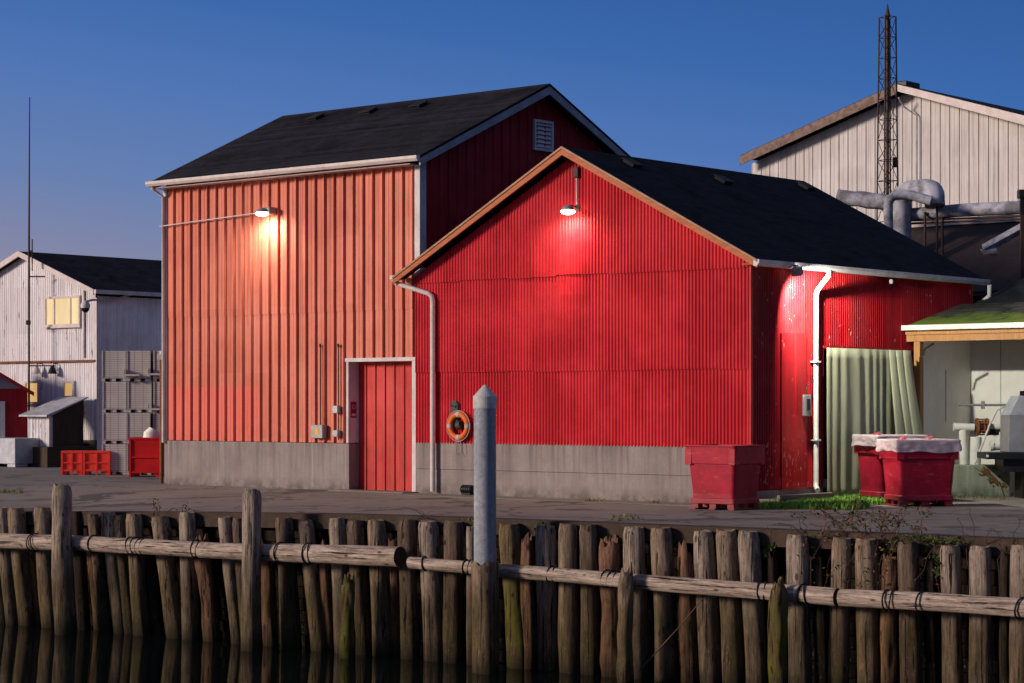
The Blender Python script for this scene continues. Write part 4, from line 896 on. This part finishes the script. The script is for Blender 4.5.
# local x runs along the quay to the left, local y = towards land or water
loc_y = -1 if Vector((-math.sin(math.atan2(QE.y,QE.x)), math.cos(math.atan2(QE.y,QE.x)))).dot(QN) < 0 else 1   # sign of water side in local y
def BY(off): return off*loc_y
mb = MB(); r3 = random.Random(11); x = -12
while x < 36:
    L_ = r3.uniform(2.5,4.5); z = -.26
    for k in range(13):
        o_ = r3.uniform(-.02,.03); y = sorted((BY(-.16), BY(.02+o_))); mb.box(x, x+L_-.012, y[0], y[1], z-.205+qz(x+L_/2)+.0, z-.01+qz(x+L_/2)); z -= .215
    x += L_
mb.build('planks', M['plank'], e)
mb = MB(); x = -12.0
while x < 36:
    L_ = 2.0; y = sorted((BY(-.02), BY(.22))); za, zb2 = qz(x), qz(x+L_); n0 = .008*noise.noise(Vector((x*3,0,0)))
    mb.add([(x,y[0],za-.25),(x+L_,y[0],zb2-.25),(x+L_,y[1],zb2-.25),(x,y[1],za-.25),(x,y[0],za+.02+n0),(x+L_-.006,y[0],zb2+.02+n0),(x+L_-.006,y[1],zb2+.01+n0),(x,y[1],za+.01+n0)], [(0,1,2,3),(4,5,6,7),(0,4,5,1),(1,5,6,2),(2,6,7,3),(3,7,4,0)])
    x += L_
mb.build('cap_timber', M['cap'], e, bevel=.02)

def pile(px, py, bx, wpx, mat, label, off=.38, jag=.02, split=0, by=None, group='round timber piles along the quay', name='timber_pile', ret=False, topw=None):
    w = qw(px, off); t = Q(w, off); s = F/t.y; zt = CZ+(HY-py)/s; r = wpx/s/2
    wb = qw(bx, off); zyb = WATER; b = Q(wb, off); zb = -3.4
    k = (zt-zb)/(zt-WATER); bot = Vector((t.x+(b.x-t.x)*k, t.y+(b.y-t.y)*k, zb)); top = Vector((t.x,t.y,zt))
    seed = px*.37; n = 20; rows = 30; vs = []
    nd = rnd.uniform(-.03,.03)
    for j in range(rows+1):
        q = j/rows; c = bot.lerp(top, q); bend = math.sin(q*3.14)*nd; c = c+Vector((bend, 0, 0))
        rr = r*(1.0-.10*(q-.5)+.02*math.sin(q*9+seed))
        for i in range(n):
            a = 2*math.pi*i/n; ca, sa = math.cos(a), math.sin(a)
            nn = noise.noise(Vector((ca*1.6+seed, sa*1.6, c.z*1.1)))*.10+noise.noise(Vector((ca*5, sa*5+seed, c.z*.8)))*.055+noise.noise(Vector((ca*9, sa*9+seed, c.z*2.5)))*.03*(1+split*2)
            z = c.z; r_ = rr*(1+nn*(1+split*1.6))
            if j == rows: z += jag*noise.noise(Vector((ca*.8,sa*.8,seed)))*1.6+split*.35*noise.noise(Vector((ca*1.5+4,sa*1.5,seed)))
            if j >= rows-2 and split: r_ *= 1-.22*split*(j-rows+3)/3*(1 if noise.noise(Vector((ca*2,sa*2,seed+3))) > 0 else .2)
            if j == rows: r_ *= .86
            vs.append((c.x+ca*r_-t.x, c.y+sa*r_-t.y, z))
    mb = MB(); mb.add(vs, [(j*n+i, j*n+(i+1)%n, (j+1)*n+(i+1)%n, (j+1)*n+i) for j in range(rows) for i in range(n)], True)
    tp = vs[rows*n:]; cz_ = sum(v[2] for v in tp)/n-.02*(1+split*3); ctr = (top.x-t.x, top.y-t.y, cz_)
    mb.add(tp+[ctr], [(i,(i+1)%n,n) for i in range(n)])
    o = mb.build(name, M[mat], None, Vector((t.x,t.y,0)))
    return tag(o, label, 'pile', group)
NT_ = {'pile_a':'grey-brown','pile_b':'tan','pile_c':'dark brown','pile_moss':'mossy','pile_dark':'blackish','red_timber':'rotten reddish'}
# px top, py top, px at the water, width, material, split
PL = [(-12,506,4,17,'pile_c',0,.38),(2,507,14,14,'pile_a',0,.38),(16,508,28,18,'pile_b',0,.38),(42,507,51,18,'pile_b',0,.38),(30,540,38,9,'red_timber',.6,.25),
 (76,512,84,13,'pile_dark',0,.25),(93,514,107,13,'pile_c',0,.38),(108,512,121,16,'pile_a',0,.38),(119,515,132,13,'pile_c',0,.30),(134,514,143,17,'pile_b',0,.38),(90,540,98,9,'red_timber',.4,.2),
 (160,517,176,20,'pile_b',0,.38),(149,545,158,10,'pile_dark',.4,.2),(187,512,191,17,'pile_a',0,.38),(202,540,213,17,'red_timber',.8,.34),(224,517,238,14,'pile_a',0,.38),(237,518,247,11,'pile_c',0,.38),
 (266,545,272,15,'red_timber',.6,.3),(284,518,291,20,'pile_c',0,.38),(305,520,319,17,'pile_b',0,.38),(324,548,330,12,'red_timber',.8,.25),(337,518,343,17,'pile_a',0,.38),(355,520,363,18,'pile_c',0,.38),
 (376,520,382,20,'pile_b',0,.38),(393,540,396,12,'red_timber',.3,.25),(407,520,411,19,'pile_c',0,.38),(428,521,434,22,'pile_a',0,.38),(454,521,455,21,'pile_c',0,.38),(471,526,472,10,'pile_a',0,.5),
 (509,524,518,22,'pile_moss',0,.38),(527,541,532,14,'red_timber',.9,.34),(546,525,549,22,'pile_a',0,.38),(568,524,571,20,'pile_b',0,.38),(588,525,590,19,'pile_c',0,.38),(609,540,612,22,'red_timber',.8,.4),
 (634,527,637,23,'pile_a',0,.38),(661,528,666,23,'pile_b',0,.38),(685,551,690,17,'red_timber',1,.40),(703,531,711,22,'pile_a',0,.38),(726,530,734,22,'pile_b',0,.38),(748,531,757,22,'pile_a',0,.38),
 (797,535,799,23,'pile_a',0,.38),(842,538,838,21,'pile_b',0,.38),(866,539,868,23,'pile_b',0,.38),(890,560,890,17,'red_timber',.7,.3),(908,542,911,23,'pile_c',0,.38),(950,545,951,21,'pile_a',0,.38),
 (980,546,980,23,'pile_a',0,.38),(1006,552,1007,13,'pile_dark',.5,.28),(1021,545,1021,22,'pile_a',0,.38),(1050,547,1050,22,'pile_b',0,.38),(818,556,820,13,'pile_dark',.5,.2),(772,552,774,13,'pile_dark',.6,.2),(930,560,931,12,'pile_dark',.5,.2)]
ordn = ['first','second','third','fourth','fifth','sixth','seventh','eighth','ninth','tenth','eleventh','twelfth','thirteenth','fourteenth']
marks = [(-60,'right of the left frame edge'),(62,'right of the tall leftmost post'),(252,'right of the second tall post'),(347,'right of the short mossy stub'),(484,'right of the steel pole'),(626,'right of the short tan stub'),(779,'right of the mossy stub before the right rail'),(880,'right of the bramble stems')]
PLs = sorted(PL, key=lambda q: q[0]); cnt = {}
for q in PLs:
    px, py, bx, wp_, mt, sp, off = q
    mk = [m for m in marks if m[0] < px][-1]; cnt[mk[0]] = cnt.get(mk[0], 0)+1
    size = 'thin ' if wp_ < 14 else ('thick ' if wp_ >= 22 else '')
    lab = f"{size}{NT_[mt]} {'broken-topped' if sp else 'flat-topped'} round pile, {ordn[cnt[mk[0]]-1]} {mk[1]}"
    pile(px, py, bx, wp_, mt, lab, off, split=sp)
for (px,py,bx,w_,mt,off,sp,lab) in ((62,485,66,20,'pile_a',1.10,.25,'tall grey weathered post standing in front of the rail at far left'),(252,489.5,251,20,'pile_a',1.10,.15,'tall grey flat-topped post in front of the rail, second tall post from left'),
    (348,580,349,15,'pile_moss',1.0,1,'short broken stub with mossy tip below the thick rail end'),(626,571,627,16,'pile_b',1.12,1,'short tan broken stub standing in front of the long rail'),(779,584,780,18,'pile_moss',1.12,1,'short mossy broken stub in front of the rail at right')):
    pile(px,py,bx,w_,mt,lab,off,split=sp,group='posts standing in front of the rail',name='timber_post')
# mooring pile: timber below, steel sleeve, pointed cap
off = 1.25; w = qw(485, off); c = Q(w, off); s = F/c.y; e = empty('mooring_pile', 'tall blue-grey steel pole with pointed pale cap on a rough timber pile', 'mooring pile', c)
zc = lambda py: CZ+(HY-py)/s
n = 22; vs = []; rows = 30; z0, z1 = -3.6, zc(563)
for j in range(rows+1):
    q = j/rows; z = z0+(z1-z0)*q
    for i in range(n):
        a = 2*math.pi*i/n; ca, sa = math.cos(a), math.sin(a); r_ = .222*(1+.10*noise.noise(Vector((ca*2,sa*2,z*1.2)))+.10*noise.noise(Vector((ca*7,sa*7,z)))); zz = z+(.14*noise.noise(Vector((ca*3,sa*3,1))) if j == rows else 0)
        vs.append((ca*r_+.02*(1-q), sa*r_, zz))
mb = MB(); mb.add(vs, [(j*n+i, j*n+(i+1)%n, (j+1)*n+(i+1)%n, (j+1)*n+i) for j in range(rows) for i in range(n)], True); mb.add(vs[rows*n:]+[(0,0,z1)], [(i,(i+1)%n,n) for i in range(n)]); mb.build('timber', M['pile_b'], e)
r_ = 11.2/s; MB().tube([(0,0,zc(640)),(0,0,zc(500)),(0,0,zc(408))], r_, 32).build('steel_sleeve', M['steel_blue'], e)
MB().tube([(0,0,zc(408.5)),(0,0,zc(396.5)),(0,0,zc(396)),(0,0,zc(385.3)),(0,0,zc(384.8))], [r_+.012,r_+.012,r_+.006,.03,.012], 32, smooth=False).build('cap', M['steel_cap'], e)

# rails
def rail(pts, r0, r1, label, lash, endcap=False):
    """pts (px,py); r in px"""
    P3 = [QP(px, py, .82) for px, py in pts]; o0 = P3[0].copy(); a, b = P3[0], P3[-1]; Ln = (b-a).length; d = (b-a).normalized()
    n = 20; rows = max(8, int(Ln/.12)); vs = []; q_ = d.to_track_quat('Z','Y'); mb = MB(); bow = rnd.uniform(-.03,.03)
    rr0 = r0*a.y/F; rr1 = r1*b.y/F
    for j in range(rows+1):
        t = j/rows; rr = rr0+(rr1-rr0)*t
        for i in range(n):
            an = 2*math.pi*i/n; ca, sa = math.cos(an), math.sin(an); r_ = rr*(1+.09*noise.noise(Vector((ca*1.5,sa*1.5+o0.x,t*Ln*.8)))+.05*noise.noise(Vector((ca*6,sa*6,t*Ln*1.5+o0.x))))
            vs.append((ca*r_+bow*math.sin(t*3.14), sa*r_+.3*bow*math.sin(t*3.14), t*Ln))
    mb.add(vs, [(j*n+i, j*n+(i+1)%n, (j+1)*n+(i+1)%n, (j+1)*n+i) for j in range(rows) for i in range(n)], True)
    mb.add(vs[:n], [tuple(range(n))])
    o = mb.build('log_rail', M['rail'], None, o0); o.rotation_mode = 'QUATERNION'; o.rotation_quaternion = q_; tag(o, label, 'rail', 'horizontal log rails tied to the piles')
    ec = MB().add([(v[0]*1.0,v[1]*1.0,v[2]+.002) for v in vs[rows*n:]], [tuple(range(n))]); ec.build('cut_end', M['end_grain'], o)
    for px in lash:
        t = (px-pts[0][0])/(pts[-1][0]-pts[0][0]); t = ((QP(px, pts[0][1], .82)-a).dot(d))/Ln; rr = rr0+(rr1-rr0)*t
        lm = MB(); tl = rnd.uniform(-.25,.25); lm.ring((0,0,t*Ln), (tl, rnd.uniform(-.2,.2), 1), rr*1.09+.008, .014, 22, 6)
        if rnd.random() < .7: lm.ring((0,.0,t*Ln+.07), (tl+.3, rnd.uniform(-.2,.2), 1), rr*1.09+.008, .012, 22, 6)
        lm.build('cable_lashing', M['black'], o)
rail([(-30,540.5),(80,543.5)], 7.5, 8, 'leftmost log rail, ending behind the tall leftmost post', [34])
rail([(76,543),(284,553.5)], 7.5, 8.5, 'log rail between the two tall posts, tied with several cables', [94,131,137,142,197])
rail([(276,552.5),(400,557)], 9, 10.5, 'thickest log rail with dark cut end left of the steel pole', [281,308])
rail([(410,562.5),(837,597)], 6, 9, 'long log rail running behind the steel pole and the tan stub', [425,466,551,607,613,761,803])
rail([(841,597.5),(1060,610.5)], 9, 9.5, 'rightmost log rail below the brambles', [887,921,1021])

# ------------------------------------------------------------------ vegetation
def blades(name, mat, spots, label, h0, h1, wd=.012, kind='stuff'):
    mb = MB(); rr = random.Random(len(spots))
    for (p, k) in spots:
        for _ in range(k):
            a = rr.random()*6.28; h = rr.uniform(h0,h1); l = rr.uniform(.2,.8)*h; dx, dy = math.cos(a), math.sin(a); w_ = wd*rr.uniform(.6,1.4)
            b = Vector((p.x+rr.gauss(0,.03), p.y+rr.gauss(0,.03), p.z-.01)); s1 = Vector((-dy*w_,dx*w_,0)); m_ = b+Vector((dx*l*.4,dy*l*.4,h*.6)); t_ = b+Vector((dx*l,dy*l,h))
            mb.add([b-s1, b+s1, m_+s1*.7, m_-s1*.7, t_], [(0,1,2,3),(3,2,4)])
    return tag(mb.build(name, M[mat]), label, kind=kind)
sp = []
r4 = random.Random(5)
for _ in range(3000):
    x = r4.uniform(758,887); y = r4.uniform(495.5,509.5)
    if y > 497+(887-x)*.12+9 or (x > 868 and y > 505): continue
    if noise.noise(Vector((x*.06,y*.3,0))) < -.42: continue
    sp.append((G(x,y), 5))
blades('grass', 'grass', sp, None, .05, .16, .010)
sp = []
for (x0,x1,y0,y1,n_) in ((0,22,489.5,493,60),(30,80,487,490,10),(170,350,486,489.5,150),(205,216,486,488,20),(330,350,487.5,489,30),(412,432,488.5,491,40),(610,640,516,521,30),(585,602,500,502.5,26),(648,662,502,504,22),(720,760,488,492,8),(944,1005,497,500,60),(470,476,519,521,8)):
    for _ in range(n_):
        x = r4.uniform(x0,x1); y = r4.uniform(y0,y1) if (x0,x1) != (170,350) else 484.4+(x-165)*.0215+r4.uniform(.3,1.6)
        sp.append((G(x,y,qz(qw(x),(y<495)*4)), 3))
blades('weeds', 'grass_dry', sp, None, .02, .09, .010)
# mossy clumps between pile heads
sp = []
for (x,y) in ((606,538),(616,541),(672,543),(676,547),(763,551),(770,548),(812,550),(600,541),(541,527),(549,526),(935,560),(940,570),(930,575)):
    for _ in range(16): q = QP(x+r4.uniform(-6,6), y+r4.uniform(-3,6), .22); sp.append((q, 3))
blades('ivy', 'leaf_green', sp, None, .03, .08, .022)

def bramble(name, px0, px1, n_, label, hup, hdn, leafy, seed, mats=('leaf_red','leaf_green')):
    rr = random.Random(seed); e = empty(name, label, 'plant', Q(qw((px0+px1)/2, .1), .1, -.05))
    st = MB(); lv = [MB(), MB()]; o0 = Vector(e.location)
    for k in range(n_):
        px = rr.uniform(px0,px1); b = Q(qw(px,.1), rr.uniform(.0,.3), -.1)-o0; up = rr.random() < .6
        ex = QE*rr.uniform(-.6,.6)+QN*rr.uniform(.1,.6); H_ = rr.uniform(.4,1)*hup; pts = []
        for j in range(9):
            t = j/8
            z = H_*math.sin(t*math.pi*.62) if up else .12*math.sin(t*3.1)-hdn*t*t*rr.uniform(.9,1.05)
            pts.append(b+Vector((ex.x*t+.04*rr.uniform(-1,1), ex.y*t+.03*rr.uniform(-1,1), z)))
        st.tube(pts, [.007-.0045*j/8 for j in range(9)], 4)
        for j in range(2, 9):
            for _ in range(leafy):
                c = pts[j]+Vector((rr.uniform(-.08,.08),rr.uniform(-.06,.06),rr.uniform(-.05,.05))); s_ = rr.uniform(.018,.042); u = Vector((rr.gauss(0,1),rr.gauss(0,1),rr.gauss(0,.6))).normalized(); v = u.orthogonal().normalized()
                lv[1 if rr.random() < (.35 if up else .5) else 0].add([c-u*s_, c+v*s_*.5, c+u*s_, c-v*s_*.5], [(0,1,2),(0,2,3)])
    st.build('stem', M['twig'], e)
    for q, m_ in zip(lv, mats):
        if q.v: q.build('foliage', M[m_], e)
bramble('bramble', 845, 925, 34, 'reddish leafy bramble growing up and over the quay edge in front of the lined totes', .62, .85, 3, 2)
bramble('bramble', 808, 845, 16, 'sparse bramble stems hanging between piles left of the leafy bramble', .45, .7, 1, 4)
bramble('bramble', 960, 1030, 13, 'bare grey bramble tangle hanging from the quay at the right edge', .55, .8, 0, 6)
bramble('bramble', 930, 958, 14, 'green bramble clump hanging between two piles right of the leafy bramble', .12, .7, 3, 8, ('leaf_green','leaf_green'))
bramble('bramble', 156, 190, 6, 'small spindly weed on the left quay edge above the rail', .38, .2, 1, 12, ('leaf_green','leaf_green'))
bramble('bramble', 425, 445, 9, 'small dry weed on the quay edge left of the steel pole', .26, .1, 0, 13)
# leaning stick
a, b = QP(640,670,.9), QP(722,575,.62)
tag(MB().tube([Vector((0,0,0)), (b-a)*.5+Vector((0,0,-.04)), b-a], [.014,.010,.005], 6).build('broken_branch', M['twig'], None, a), 'thin bare branch leaning diagonally across the piles below the rail', 'branch')
